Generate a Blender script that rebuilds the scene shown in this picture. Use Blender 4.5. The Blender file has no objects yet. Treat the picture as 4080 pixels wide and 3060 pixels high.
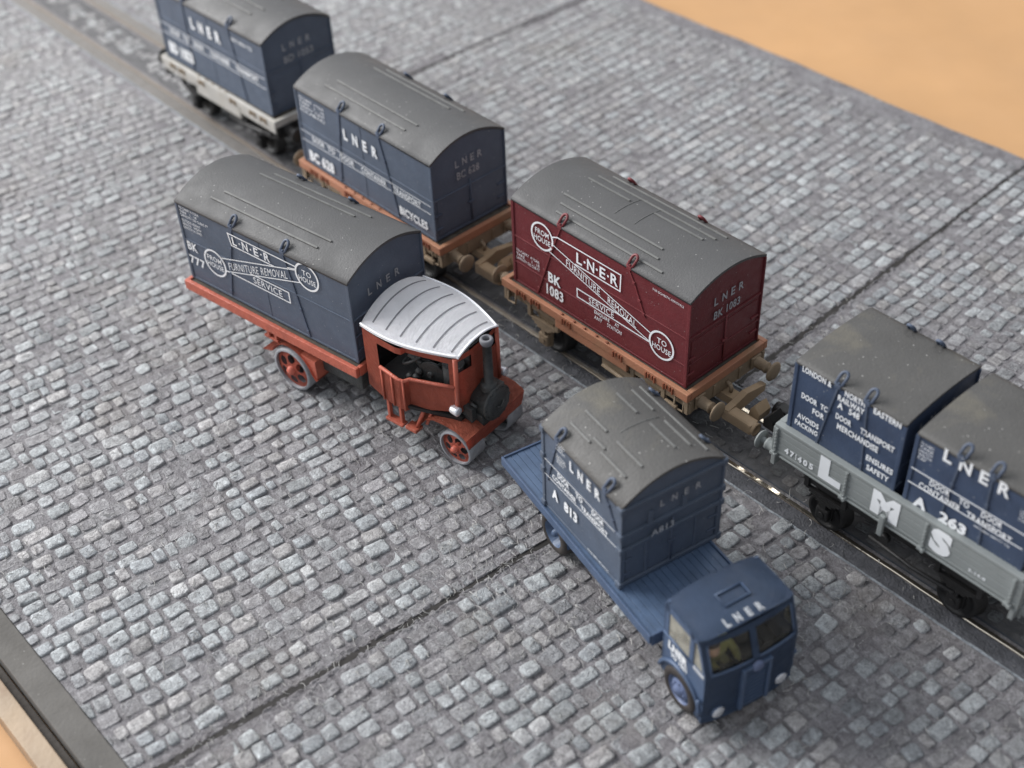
import bpy, bmesh, math, random
import numpy as np
from mathutils import Vector, Matrix, noise as mnoise
random.seed(7); rng = np.random.default_rng(11)
S = 0.1                      # all lengths below are in millimetres; 1 Blender unit = 1 cm
PI = math.pi
scene = bpy.context.scene
scene.unit_settings.scale_length = 0.01
COL = scene.collection

# ------------------------------------------------------------------ materials
def mat(name, base, rough=0.6, metal=0.0, var=0.12, vscale=3.0, bump=0.15, bscale=14.0, specks=0.0, speck_scale=5.0,
        dirt=None, dirt_amt=0.0, spec=0.4, bdist=0.02, ring=0.0, attr=None):
    m = bpy.data.materials.new(name); m.use_nodes = True
    nt = m.node_tree; N = nt.nodes; Lk = nt.links; N.clear()
    out = N.new('ShaderNodeOutputMaterial'); bs = N.new('ShaderNodeBsdfPrincipled')
    Lk.new(bs.outputs[0], out.inputs[0])
    tc = N.new('ShaderNodeTexCoord')
    def noise(scale, detail=4, dist=0.0, rough_=.55):
        n = N.new('ShaderNodeTexNoise'); n.inputs['Scale'].default_value = scale; n.inputs['Detail'].default_value = detail
        n.inputs['Distortion'].default_value = dist; n.inputs['Roughness'].default_value = rough_
        Lk.new(tc.outputs['Object'], n.inputs['Vector']); return n.outputs['Fac']
    def ramp(src, a, b, c0=(0,0,0,1), c1=(1,1,1,1)):
        r = N.new('ShaderNodeValToRGB'); r.color_ramp.elements[0].position = a; r.color_ramp.elements[1].position = b
        r.color_ramp.elements[0].color = c0; r.color_ramp.elements[1].color = c1; Lk.new(src, r.inputs[0]); return r.outputs[0]
    def mix(fac, a, b, mode='MIX'):
        x = N.new('ShaderNodeMix'); x.data_type = 'RGBA'; x.blend_type = mode
        if hasattr(fac, 'default_value') or not isinstance(fac, (int, float)): Lk.new(fac, x.inputs[0])
        else: x.inputs[0].default_value = fac
        for i, v in ((6, a), (7, b)):
            if isinstance(v, tuple): x.inputs[i].default_value = v
            else: Lk.new(v, x.inputs[i])
        return x.outputs[2]
    b4 = (*base, 1)
    lo = tuple(c*(1-var) for c in base)+(1,); hi = tuple(min(1, c*(1+var)) for c in base)+(1,)
    c = ramp(noise(vscale), .3, .7, lo, hi)
    if attr:
        a = N.new('ShaderNodeAttribute'); a.attribute_name = attr
        c = mix(1.0, a.outputs['Color'], ramp(noise(vscale), .3, .7, (1-var,)*3+(1,), (1+var,)*3+(1,)), 'MULTIPLY')
    if dirt:
        c = mix(ramp(noise(1.1, 6, .4), .62-dirt_amt*.35, .80-dirt_amt*.2), c, (*dirt, 1))
    if specks:
        v = N.new('ShaderNodeTexVoronoi'); v.inputs['Scale'].default_value = speck_scale; v.inputs['Randomness'].default_value = 1
        Lk.new(tc.outputs['Object'], v.inputs['Vector'])
        s1 = ramp(v.outputs['Distance'], .03, .085, (1,1,1,1), (0,0,0,1))
        n = noise(speck_scale*2.1, 2, 2.6)
        s2 = ramp(n, .735, .765)
        s = mix(1.0, s1, s2, 'ADD')
        s = mix(1.0, s, (specks,)*3+(1,), 'MULTIPLY')
        c = mix(s, c, (.62,.61,.58,1))
    Lk.new(c, bs.inputs['Base Color'])
    bs.inputs['Metallic'].default_value = metal; bs.inputs['Specular IOR Level'].default_value = spec
    r = ramp(noise(vscale*2.3), .3, .7, (max(0, rough-.1),)*3+(1,), (min(1, rough+.1),)*3+(1,)); Lk.new(r, bs.inputs['Roughness'])
    if bump:
        bp = N.new('ShaderNodeBump'); bp.inputs['Strength'].default_value = bump; bp.inputs['Distance'].default_value = bdist
        Lk.new(noise(bscale, 5), bp.inputs['Height'])
        nrm = bp.outputs[0]
        if ring:      # resin-print layer contours
            g = N.new('ShaderNodeTexWave'); g.wave_type = 'RINGS'; g.rings_direction = 'SPHERICAL'
            g.inputs['Scale'].default_value = ring; g.inputs['Distortion'].default_value = 1.5; g.inputs['Detail'].default_value = 1
            mp = N.new('ShaderNodeMapping'); mp.inputs['Location'].default_value = (-2.0, .35, -1.1); mp.inputs['Scale'].default_value = (1, .55, 1)
            Lk.new(tc.outputs['Object'], mp.inputs[0]); Lk.new(mp.outputs[0], g.inputs[0])
            b2 = N.new('ShaderNodeBump'); b2.inputs['Strength'].default_value = .16; b2.inputs['Distance'].default_value = .005
            Lk.new(g.outputs['Fac'], b2.inputs['Height']); Lk.new(nrm, b2.inputs['Normal']); nrm = b2.outputs[0]
        Lk.new(nrm, bs.inputs['Normal'])
    return m

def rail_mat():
    '''bright near end to dull brown far end; the fall of the glint is put into the colour'''
    m = bpy.data.materials.new('glint_fade_rail_steel'); m.use_nodes = True; N = m.node_tree.nodes; L = m.node_tree.links; bs = N['Principled BSDF']
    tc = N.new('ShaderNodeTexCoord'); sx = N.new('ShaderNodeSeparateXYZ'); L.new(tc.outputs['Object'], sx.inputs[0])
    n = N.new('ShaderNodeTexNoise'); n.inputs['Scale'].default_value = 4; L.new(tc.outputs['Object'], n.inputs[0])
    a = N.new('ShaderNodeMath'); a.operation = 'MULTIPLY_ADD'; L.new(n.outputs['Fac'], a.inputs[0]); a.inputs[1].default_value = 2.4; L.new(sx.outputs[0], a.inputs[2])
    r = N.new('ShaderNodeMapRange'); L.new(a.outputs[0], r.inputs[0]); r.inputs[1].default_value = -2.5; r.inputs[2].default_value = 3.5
    c = N.new('ShaderNodeMix'); c.data_type = 'RGBA'; L.new(r.outputs[0], c.inputs[0]); c.inputs[6].default_value = (.17,.14,.11,1); c.inputs[7].default_value = (.72,.64,.52,1)  # dull brown painted where the rails catch no glint, bright where they do
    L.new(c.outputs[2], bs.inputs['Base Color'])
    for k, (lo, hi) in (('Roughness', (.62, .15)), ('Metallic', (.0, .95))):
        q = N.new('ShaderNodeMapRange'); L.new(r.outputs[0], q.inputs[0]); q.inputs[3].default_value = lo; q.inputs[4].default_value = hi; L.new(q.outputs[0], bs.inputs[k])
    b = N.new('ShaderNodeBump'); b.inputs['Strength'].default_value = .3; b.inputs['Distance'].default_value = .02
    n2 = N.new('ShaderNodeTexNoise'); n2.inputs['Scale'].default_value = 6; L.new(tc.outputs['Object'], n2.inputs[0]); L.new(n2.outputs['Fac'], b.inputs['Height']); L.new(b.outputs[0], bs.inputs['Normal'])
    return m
M = {}
M['blue']     = mat('container_blue_paint', (.084,.106,.146), .5, specks=.35, var=.1, bump=.2, bscale=30, speck_scale=9)
M['blue_dk']  = mat('navy_container_paint', (.048,.068,.115), .5, specks=.4, var=.15, bump=.2, bscale=30, speck_scale=8)
M['blue_edge']= mat('blue_moulding_paint', (.072,.092,.135), .55, var=.15)
M['maroon']   = mat('maroon_container_paint', (.130,.024,.028), .5, specks=.4, var=.12, bump=.2, bscale=30, speck_scale=10)
M['maroon_m'] = mat('maroon_moulding_paint', (.165,.034,.038), .5, var=.1)
M['roof']     = mat('warm_grey_roof_paint', (.078,.077,.077), .6, specks=.5, var=.1, vscale=1.2, bump=.3, bscale=40, speck_scale=8)
M['roofrib'] = mat('dusty_roof_rib_paint', (.135,.135,.13), .6, var=.15, vscale=6)
M['roof_dusty']=mat('dusty_grey_roof_paint', (.083,.080,.076), .6, specks=.6, var=.12, vscale=1.2, bump=.4, bscale=30, speck_scale=7, dirt=(.16,.145,.112), dirt_amt=.3)
M['white']    = mat('white_lettering', (.78,.80,.82), .5, var=.05, bump=0)
M['white_dim']= mat('dim_white_lettering', (.34,.35,.37), .6, var=.2, vscale=9, bump=0)  # dimmer white for the lettering on container ends
M['orange']   = mat('bauxite_brown_paint', (.36,.160,.092), .55, var=.12, vscale=2, bump=.25, bscale=30, dirt=(.27,.16,.09), dirt_amt=.3)
M['orange_dk']= mat('bauxite_recess_paint', (.22,.07,.035), .6)
M['tan']      = mat('weathered_underframe_plastic', (.235,.175,.115), .6, var=.18, vscale=4, bump=.3, bscale=20)
M['coupler']  = mat('tan_coupler_plastic', (.33,.235,.145), .5, var=.1, bump=.1)
M['darkfloor']= mat('dusty_wagon_floor', (.085,.072,.058), .8, var=.25, vscale=8, specks=.25)
M['black']    = mat('black_underframe_plastic', (.016,.0155,.0155), .5, var=.3, bump=.3)
M['softblack']= mat('dull_black_paint', (.045,.047,.046), .45, var=.3, vscale=6, bump=.6, bscale=22, specks=.12, speck_scale=12)
M['greywagon']= mat('pale_grey_wagon_paint', (.235,.253,.25), .55, var=.06, bump=.15)
M['cream']    = mat('cream_grey_wagon_paint', (.42,.405,.375), .6, var=.08, bump=.2, dirt=(.35,.32,.27), dirt_amt=.3)
M['red']      = mat('red_oxide_paint', (.46,.118,.075), .42, var=.15, vscale=4, bump=.5, bscale=18, specks=.1, speck_scale=14, bdist=.03)
M['red_lt']   = mat('bright_red_wheel_paint', (.55,.135,.09), .45, var=.15, vscale=6, bump=.5, bscale=18)
M['red_gunge']= mat('flecked_red_fender_paint', (.42,.115,.07), .5, var=.2, vscale=8, bump=.8, bscale=26, specks=.8, speck_scale=13)
M['cabwhite'] = mat('white_cab_roof_paint', (.93,.93,.95), .65, var=.03, vscale=5, bump=.12, bscale=24, ring=10, spec=.2)
M['groove']   = mat('mid_grey_groove_paint', (.16,.16,.175), .7)  # plain grey for the roof groove strips and the chimney cap
M['tyre']     = mat('grey_painted_tyre', (.27,.275,.29), .55, var=.2, vscale=8, bump=.5, bscale=22, specks=.2, speck_scale=12)
M['rubber']   = mat('brown_black_tyre_rubber', (.040,.034,.031), .55, var=.3, vscale=5)
M['truck']    = mat('mid_blue_truck_paint', (.066,.100,.170), .42, var=.1, vscale=4, bump=.2, bscale=26, specks=.22, speck_scale=11, ring=9)
M['bedblue']  = mat('blue_planked_bed_paint', (.072,.112,.185), .5, var=.15, vscale=5, bump=.25, bscale=26, specks=.25, speck_scale=9)
M['rim']      = mat('lavender_blue_wheel_paint', (.11,.14,.235), .45, var=.12)
M['silver']   = mat('silver_lamp_paint', (.72,.73,.76), .25, .5, var=.1, bump=.1)
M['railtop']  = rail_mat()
M['railside'] = mat('rusty_rail_side', (.12,.085,.055), .6, .3, var=.3, vscale=6)
M['check']    = mat('dark_check_rail', (.075,.082,.095), .4, .3, var=.3, vscale=5, bump=.3)
M['strip']    = mat('dark_tarmac_strip', (.085,.086,.095), .8, var=.35, vscale=5, bump=1, bscale=30, specks=.25, speck_scale=8, bdist=.03)
M['trackbed'] = mat('dark_trackbed_filler', (.10,.098,.10), .85, var=.35, vscale=5, bump=.8, bscale=30)
M['rebate']   = mat('brown_grey_rebate', (.075,.068,.062), .95, var=.3, vscale=3, bump=.6, spec=.1)
M['ripped']   = mat('grey_painted_filler', (.25,.27,.29), .7, var=.35, vscale=6, bump=.9, bscale=22, bdist=.04)
M['edging']   = mat('grey_painted_edging', (.120,.113,.104), .85, var=.14, vscale=1.3, bump=.4, bscale=25, specks=.25, speck_scale=6)
M['edgedark'] = mat('dark_brown_crack', (.030,.027,.025), .8, var=.2)  # flat crack strips along the sheet joints
M['ply']      = mat('bare_plywood_edge', (.36,.27,.185), .6, var=.22, vscale=1.2, bump=.3, bscale=14, dirt=(.22,.14,.09), dirt_amt=.25)
M['table']    = mat('tan_table_surface', (.50,.285,.130), .6, var=.08, vscale=.35, bump=.15, bscale=2)
M['glassdust']= None
M['skin']     = mat('figure_skin_paint', (.70,.46,.32), .6, var=.1)
M['olive']    = mat('olive_jacket_paint', (.62,.58,.20), .6, var=.15, vscale=8)
M['hair']     = mat('dark_cap_paint', (.07,.05,.04), .7)
M['trouser']  = mat('dark_trouser_paint', (.06,.06,.07), .7)
M['lint']     = mat('pale_lint', (.42,.41,.39), .8, var=.3, vscale=4, bump=0)

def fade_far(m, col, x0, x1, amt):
    '''lighter, tan finish towards the far end of the track'''
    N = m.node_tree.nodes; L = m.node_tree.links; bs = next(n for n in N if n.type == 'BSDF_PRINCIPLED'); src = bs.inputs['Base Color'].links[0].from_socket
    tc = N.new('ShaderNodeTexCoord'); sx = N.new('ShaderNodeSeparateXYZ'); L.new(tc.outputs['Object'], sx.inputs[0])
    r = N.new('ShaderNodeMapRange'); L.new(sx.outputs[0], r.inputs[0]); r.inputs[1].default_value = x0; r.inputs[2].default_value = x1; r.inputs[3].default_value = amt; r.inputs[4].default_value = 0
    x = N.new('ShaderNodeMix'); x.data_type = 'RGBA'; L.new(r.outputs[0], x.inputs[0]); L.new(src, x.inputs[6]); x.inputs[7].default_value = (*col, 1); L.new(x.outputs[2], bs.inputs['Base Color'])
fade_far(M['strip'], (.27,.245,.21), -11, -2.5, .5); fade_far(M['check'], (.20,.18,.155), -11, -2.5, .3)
def glass_mat(lo=0.0, hi=.06):
    m = bpy.data.materials.new('dusty_cab_glazing'); m.use_nodes = True
    N = m.node_tree.nodes; L = m.node_tree.links; N.clear()
    out = N.new('ShaderNodeOutputMaterial'); t = N.new('ShaderNodeBsdfTransparent'); t.inputs[0].default_value = (.96,.96,.93,1)
    g = N.new('ShaderNodeBsdfGlossy'); g.inputs['Roughness'].default_value = .12
    d = N.new('ShaderNodeBsdfDiffuse'); d.inputs[0].default_value = (.6,.58,.5,1)
    fr = N.new('ShaderNodeFresnel'); fr.inputs[0].default_value = 1.5
    m1 = N.new('ShaderNodeMixShader'); L.new(fr.outputs[0], m1.inputs[0]); L.new(t.outputs[0], m1.inputs[1]); L.new(g.outputs[0], m1.inputs[2])
    tc = N.new('ShaderNodeTexCoord'); n = N.new('ShaderNodeTexNoise'); n.inputs['Scale'].default_value = 6; L.new(tc.outputs['Object'], n.inputs[0])
    r = N.new('ShaderNodeMapRange'); r.inputs[1].default_value = .3; r.inputs[2].default_value = .7; r.inputs[3].default_value = lo; r.inputs[4].default_value = hi
    L.new(n.outputs['Fac'], r.inputs[0])
    m2 = N.new('ShaderNodeMixShader'); L.new(r.outputs[0], m2.inputs[0]); L.new(m1.outputs[0], m2.inputs[1]); L.new(d.outputs[0], m2.inputs[2])
    L.new(m2.outputs[0], out.inputs[0]); return m
M['glass'] = glass_mat(); M['glass_side'] = glass_mat(.22, .5)

def ground_mat(name, sett=True):
    m = bpy.data.materials.new(name); m.use_nodes = True
    nt = m.node_tree; N = nt.nodes; L = nt.links
    bs = N['Principled BSDF']; tc = N.new('ShaderNodeTexCoord')
    def nz(s, d=5, dist=0, r=.6):
        n = N.new('ShaderNodeTexNoise'); n.inputs['Scale'].default_value = s; n.inputs['Detail'].default_value = d
        n.inputs['Distortion'].default_value = dist; n.inputs['Roughness'].default_value = r; L.new(tc.outputs['Object'], n.inputs['Vector']); return n.outputs['Fac']
    def rp(src, stops):
        r = N.new('ShaderNodeValToRGB'); e = r.color_ramp.elements
        e[0].position, e[0].color = stops[0][0], (*stops[0][1], 1); e[1].position, e[1].color = stops[-1][0], (*stops[-1][1], 1)
        for p, c in stops[1:-1]:
            k = e.new(p); k.color = (*c, 1)
        L.new(src, r.inputs[0]); return r.outputs[0]
    def mx(f, a, b, mode='MIX'):
        x = N.new('ShaderNodeMix'); x.data_type = 'RGBA'; x.blend_type = mode
        if isinstance(f, float): x.inputs[0].default_value = f
        else: L.new(f, x.inputs[0])
        for i, v in ((6, a), (7, b)):
            if isinstance(v, tuple): x.inputs[i].default_value = (*v, 1)
            else: L.new(v, x.inputs[i])
        return x.outputs[2]
    if sett:
        a = N.new('ShaderNodeAttribute'); a.attribute_name = 'tone'; c = a.outputs['Color']
    else:
        c = rp(nz(2.0), [(.3, (.165,.155,.162)), (.55, (.22,.21,.218)), (.75, (.27,.27,.272))])
    # mottled dry-brushed paint, fine fibres, tiny pale and dark flecks
    c = mx(1.0, c, rp(nz(9, 6, .6), [(.30, (.62,.61,.62)), (.5, (1.0,1.0,1.0)), (.68, (1.32,1.34,1.34))]), 'MULTIPLY')
    fib = nz(17, 3, 3.2)
    c = mx(1.0, c, rp(fib, [(.40, (.66,.65,.65)), (.47, (1.0,1.0,1.0)), (.60, (1.0,1.0,1.0)), (.68, (1.45,1.45,1.43))]), 'MULTIPLY')
    c = mx(rp(nz(.55, 4), [(.56, (0,0,0)), (.78, (.45,.45,.45))]), c, (.19,.165,.135))
    v = N.new('ShaderNodeTexVoronoi'); v.inputs['Scale'].default_value = 7; L.new(tc.outputs['Object'], v.inputs['Vector'])
    c = mx(rp(v.outputs['Distance'], [(.03, (.8,.8,.8)), (.075, (0,0,0))]), c, (.62,.62,.60))
    L.new(c, bs.inputs['Base Color'])
    L.new(rp(nz(5), [(.3, (.50,.50,.50)), (.7, (.72,.72,.72))]), bs.inputs['Roughness'])
    bs.inputs['Specular IOR Level'].default_value = .35
    b1 = N.new('ShaderNodeBump'); b1.inputs['Strength'].default_value = .8; b1.inputs['Distance'].default_value = .045; L.new(nz(13, 6, 2.4), b1.inputs['Height'])
    b2 = N.new('ShaderNodeBump'); b2.inputs['Strength'].default_value = .5; b2.inputs['Distance'].default_value = .04; L.new(nz(4, 3), b2.inputs['Height'])
    L.new(b1.outputs[0], b2.inputs['Normal']); L.new(b2.outputs[0], bs.inputs['Normal'])
    return m
M['sett'] = ground_mat('painted_setts'); M['joint'] = ground_mat('mauve_joint_filler', False)

# ------------------------------------------------------------------ mesh helpers (mm)
class MB:
    def __init__(s): s.bm = bmesh.new(); s.mats = []
    def mi(s, m):
        if m not in s.mats: s.mats.append(m)
        return s.mats.index(m)
    def poly(s, pts, m=None, smooth=False):
        vs = [s.bm.verts.new(p) for p in pts]
        f = s.bm.faces.new(vs); f.smooth = smooth
        if m is not None: f.material_index = s.mi(m)
        return f
    def faces(s, verts, faces, m=None, smooth=False):
        vs = [s.bm.verts.new(v) for v in verts]; r = []
        for f in faces:
            try: q = s.bm.faces.new([vs[i] for i in f])
            except ValueError: continue
            q.smooth = smooth
            if m is not None: q.material_index = s.mi(m)
            r.append(q)
        return vs, r
    def box(s, x0, x1, y0, y1, z0, z1, m=None, bev=0.0, rot=None, piv=None):
        vs, fs = s.faces([(x, y, z) for x in (x0, x1) for y in (y0, y1) for z in (z0, z1)],
                         [(0,1,3,2), (4,6,7,5), (0,4,5,1), (2,3,7,6), (0,2,6,4), (1,5,7,3)], m)
        if bev:
            es = list({e for f in fs for e in f.edges})
            r = bmesh.ops.bevel(s.bm, geom=es, offset=bev, segments=2, profile=.6, affect='EDGES')
            vs = list({v for f in r['faces'] for v in f.verts} | {v for v in vs if v.is_valid})
        if rot is not None:
            bmesh.ops.rotate(s.bm, verts=vs, cent=Vector(piv or ((x0+x1)/2, (y0+y1)/2, (z0+z1)/2)), matrix=rot)
        return vs
    def prism(s, prof, axis, a, b, m=None, bev=0.0, smooth=False):
        """prof: list of 2D points; axis 'x': prof=(y,z); 'y': prof=(x,z); 'z': prof=(x,y)"""
        def P(p, t): return {'x': (t, p[0], p[1]), 'y': (p[0], t, p[1]), 'z': (p[0], p[1], t)}[axis]
        n = len(prof)
        vs, fs = s.faces([P(p, a) for p in prof]+[P(p, b) for p in prof],
                [tuple(range(n)), tuple(range(2*n-1, n-1, -1))]+[(i, (i+1) % n, n+(i+1) % n, n+i) for i in range(n)], m)
        if smooth:
            for f in fs[2:]: f.smooth = True
        if bev:
            es = list({e for f in fs[:2] for e in f.edges})
            bmesh.ops.bevel(s.bm, geom=es, offset=bev, segments=2, profile=.6, affect='EDGES')
        return vs
    def cyl(s, p0, p1, r0, r1=None, n=20, m=None, caps=True, smooth=True):
        r1 = r0 if r1 is None else r1; p0 = Vector(p0); p1 = Vector(p1); d = (p1-p0).normalized()
        a = d.orthogonal().normalized(); b = d.cross(a)
        V = [p0+(a*math.cos(t)+b*math.sin(t))*r0 for t in [2*PI*i/n for i in range(n)]]+[p1+(a*math.cos(t)+b*math.sin(t))*r1 for t in [2*PI*i/n for i in range(n)]]
        vs, fs = s.faces(V, [(i, (i+1) % n, n+(i+1) % n, n+i) for i in range(n)], m, smooth)
        if caps:
            for q in (vs[:n][::-1], vs[n:]):
                try:
                    f = s.bm.faces.new(q)
                    if m is not None: f.material_index = s.mi(m)
                except ValueError: pass
        return vs
    def lathe(s, c, axis, prof, n=28, m=None, smooth=True, mats=None):
        """prof: list of (offset along axis, radius)"""
        c = Vector(c); d = Vector(axis).normalized(); a = d.orthogonal().normalized(); b = d.cross(a); rings = []
        for o, r in prof:
            rings.append([s.bm.verts.new(c+d*o+(a*math.cos(2*PI*i/n)+b*math.sin(2*PI*i/n))*max(r, 1e-4)) for i in range(n)])
        for k in range(len(rings)-1):
            mm = mats[k] if mats else m
            for i in range(n):
                f = s.bm.faces.new([rings[k][i], rings[k][(i+1) % n], rings[k+1][(i+1) % n], rings[k+1][i]]); f.smooth = smooth
                if mm is not None: f.material_index = s.mi(mm)
    def tube(s, pts, r, n=8, m=None, flat=1.0):
        pts = [Vector(p) for p in pts]; rings = []
        up = None
        for i, p in enumerate(pts):
            d = (pts[min(i+1, len(pts)-1)]-pts[max(i-1, 0)]).normalized()
            if up is None: up = d.orthogonal().normalized()
            up = (up-d*up.dot(d)).normalized(); b = d.cross(up)
            rr = r[i] if isinstance(r, (list, tuple)) else r
            rings.append([s.bm.verts.new(p+(up*math.cos(2*PI*k/n)+b*math.sin(2*PI*k/n)*flat)*rr) for k in range(n)])
        for k in range(len(rings)-1):
            for i in range(n):
                f = s.bm.faces.new([rings[k][i], rings[k][(i+1) % n], rings[k+1][(i+1) % n], rings[k+1][i]]); f.smooth = True
                if m is not None: f.material_index = s.mi(m)
        for q in (rings[0][::-1], rings[-1]):
            f = s.bm.faces.new(q)
            if m is not None: f.material_index = s.mi(m)
    def build(s, name, m, parent=None, bevel=0.0, autosmooth=True):
        me = bpy.data.meshes.new(name)
        for v in s.bm.verts: v.co *= S
        bmesh.ops.recalc_face_normals(s.bm, faces=s.bm.faces)
        s.bm.to_mesh(me); s.bm.free()
        if s.mats:
            for k in s.mats: me.materials.append(k)
        else: me.materials.append(m)
        o = bpy.data.objects.new(name, me); COL.objects.link(o)
        if parent: o.parent = parent
        return o

def islands(mb, name, m, parent=None):
    '''link every separate piece of the mesh as an object of its own'''
    bm = mb.bm; bm.verts.ensure_lookup_table(); seen = set(); out = []
    for v in bm.verts:
        if v in seen: continue
        st = [v]; seen.add(v); comp = []
        while st:
            q = st.pop(); comp.append(q)
            for e in q.link_edges:
                o = e.other_vert(q)
                if o not in seen: seen.add(o); st.append(o)
        nb = MB(); mp = {q: nb.bm.verts.new(q.co) for q in comp}
        for f in {f for q in comp for f in q.link_faces}:
            g = nb.bm.faces.new([mp[q] for q in f.verts]); g.smooth = f.smooth
        out.append(nb.build(name, m, parent))
    bm.free(); return out

def tag(o, label=None, cat=None, group=None, kind=None):
    if label: o['label'] = label
    if cat: o['category'] = cat
    if group: o['group'] = group
    if kind: o['kind'] = kind
    return o
def thing(name, label, cat, x=0, y=0, z=0, yaw=0, group=None):
    o = bpy.data.objects.new(name, None); COL.objects.link(o); o.empty_display_size = .2
    o.location = (x*S, y*S, z*S); o.rotation_euler = (0, 0, math.radians(yaw))
    return tag(o, label, cat, group)

# lettering -------------------------------------------------------
_glyph = {}
def glyphs(txt, bold):
    k = (txt, bold)
    if k in _glyph: return _glyph[k]
    cu = bpy.data.curves.new('t', 'FONT'); cu.body = txt; cu.size = 1; cu.resolution_u = 3; cu.offset = bold; cu.space_character = 1.08
    ob = bpy.data.objects.new('t', cu); COL.objects.link(ob)
    dg = bpy.context.evaluated_depsgraph_get(); dg.update()
    me = ob.evaluated_get(dg).to_mesh()
    V = [(v.co.x, v.co.y) for v in me.vertices]; F = [tuple(p.vertices) for p in me.polygons]
    ob.evaluated_get(dg).to_mesh_clear(); bpy.data.objects.remove(ob); bpy.data.curves.remove(cu)
    _glyph[k] = (V, F); return V, F
class Face:
    """a flat face carrying writing: origin O, axes U (along) and W (up), all in mm in the thing's frame"""
    def __init__(s, mb, O, U, W): s.mb = mb; s.O = Vector(O); s.U = Vector(U).normalized(); s.W = Vector(W).normalized(); s.nn = s.U.cross(s.W); s.k = 0
    def p(s, u, w, off=0): return s.O+s.U*u+s.W*w+s.nn*(.004*s.k)
    def bump(s): s.k = (s.k+1) % 9
    def text(s, txt, u0, u1, w0, h, w1=None, bold=.008, m=None):
        """baseline from (u0,w0) to (u1,w1), capital height h"""
        V, F = glyphs(txt, bold)
        if not V: return
        s.bump()
        xs = [v[0] for v in V]; x0, x1 = min(xs), max(xs); w1 = w0 if w1 is None else w1
        k = h/.70; dx = (u1-u0)/(x1-x0); sh = (w1-w0)/(x1-x0)
        s.mb.faces([s.p(u0+(x-x0)*dx, w0+(x-x0)*sh+y*k) for x, y in V], F, m)
    def spread(s, txt, u0, u1, w0, h, cw=.75, w1=None, bold=.012, m=None):
        """single letters spaced out evenly between u0 and u1"""
        n = len(txt); w1 = w0 if w1 is None else w1
        wid = [h*cw*(.15 if c in 'I1·.' else 1.2 if c in 'MW' else .8 if c in 'LEFJ' else 1) for c in txt]
        gap = (u1-u0-sum(wid))/max(1, n-1); u = u0
        for c, q in zip(txt, wid):
            if c != ' ':
                ww = w0+(w1-w0)*(u-u0)/(u1-u0)
                if c == '·': s.dot(u+q/2, ww+h*.5, h*.11, m)
                else: s.text(c, u, u+q, ww, h, bold=bold, m=m)
            u += q+gap
    def dot(s, u, w, r, m=None): s.mb.poly([s.p(u+r*math.cos(t), w+r*math.sin(t)) for t in [2*PI*i/12 for i in range(12)]], m)
    def line(s, pts, t=.2, m=None):
        for (a, b), (c, d) in zip(pts, pts[1:]):
            s.bump(); l = math.hypot(c-a, d-b); nx, ny = -(d-b)/l*t/2, (c-a)/l*t/2; ex, ey = (c-a)/l*t/2, (d-b)/l*t/2
            s.mb.poly([s.p(a-ex-nx, b-ey-ny), s.p(c+ex-nx, d+ey-ny), s.p(c+ex+nx, d+ey+ny), s.p(a-ex+nx, b-ey+ny)], m)
    def circle(s, u, w, r, t, m=None, n=40, ry=None):
        ry = ry or r; s.bump()
        V = [s.p(u+(r-t/2)*math.cos(a), w+(ry-t/2)*math.sin(a)) for a in [2*PI*i/n for i in range(n)]]+[s.p(u+(r+t/2)*math.cos(a), w+(ry+t/2)*math.sin(a)) for a in [2*PI*i/n for i in range(n)]]
        s.mb.faces(V, [(i, (i+1) % n, n+(i+1) % n, n+i) for i in range(n)], m)

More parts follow.
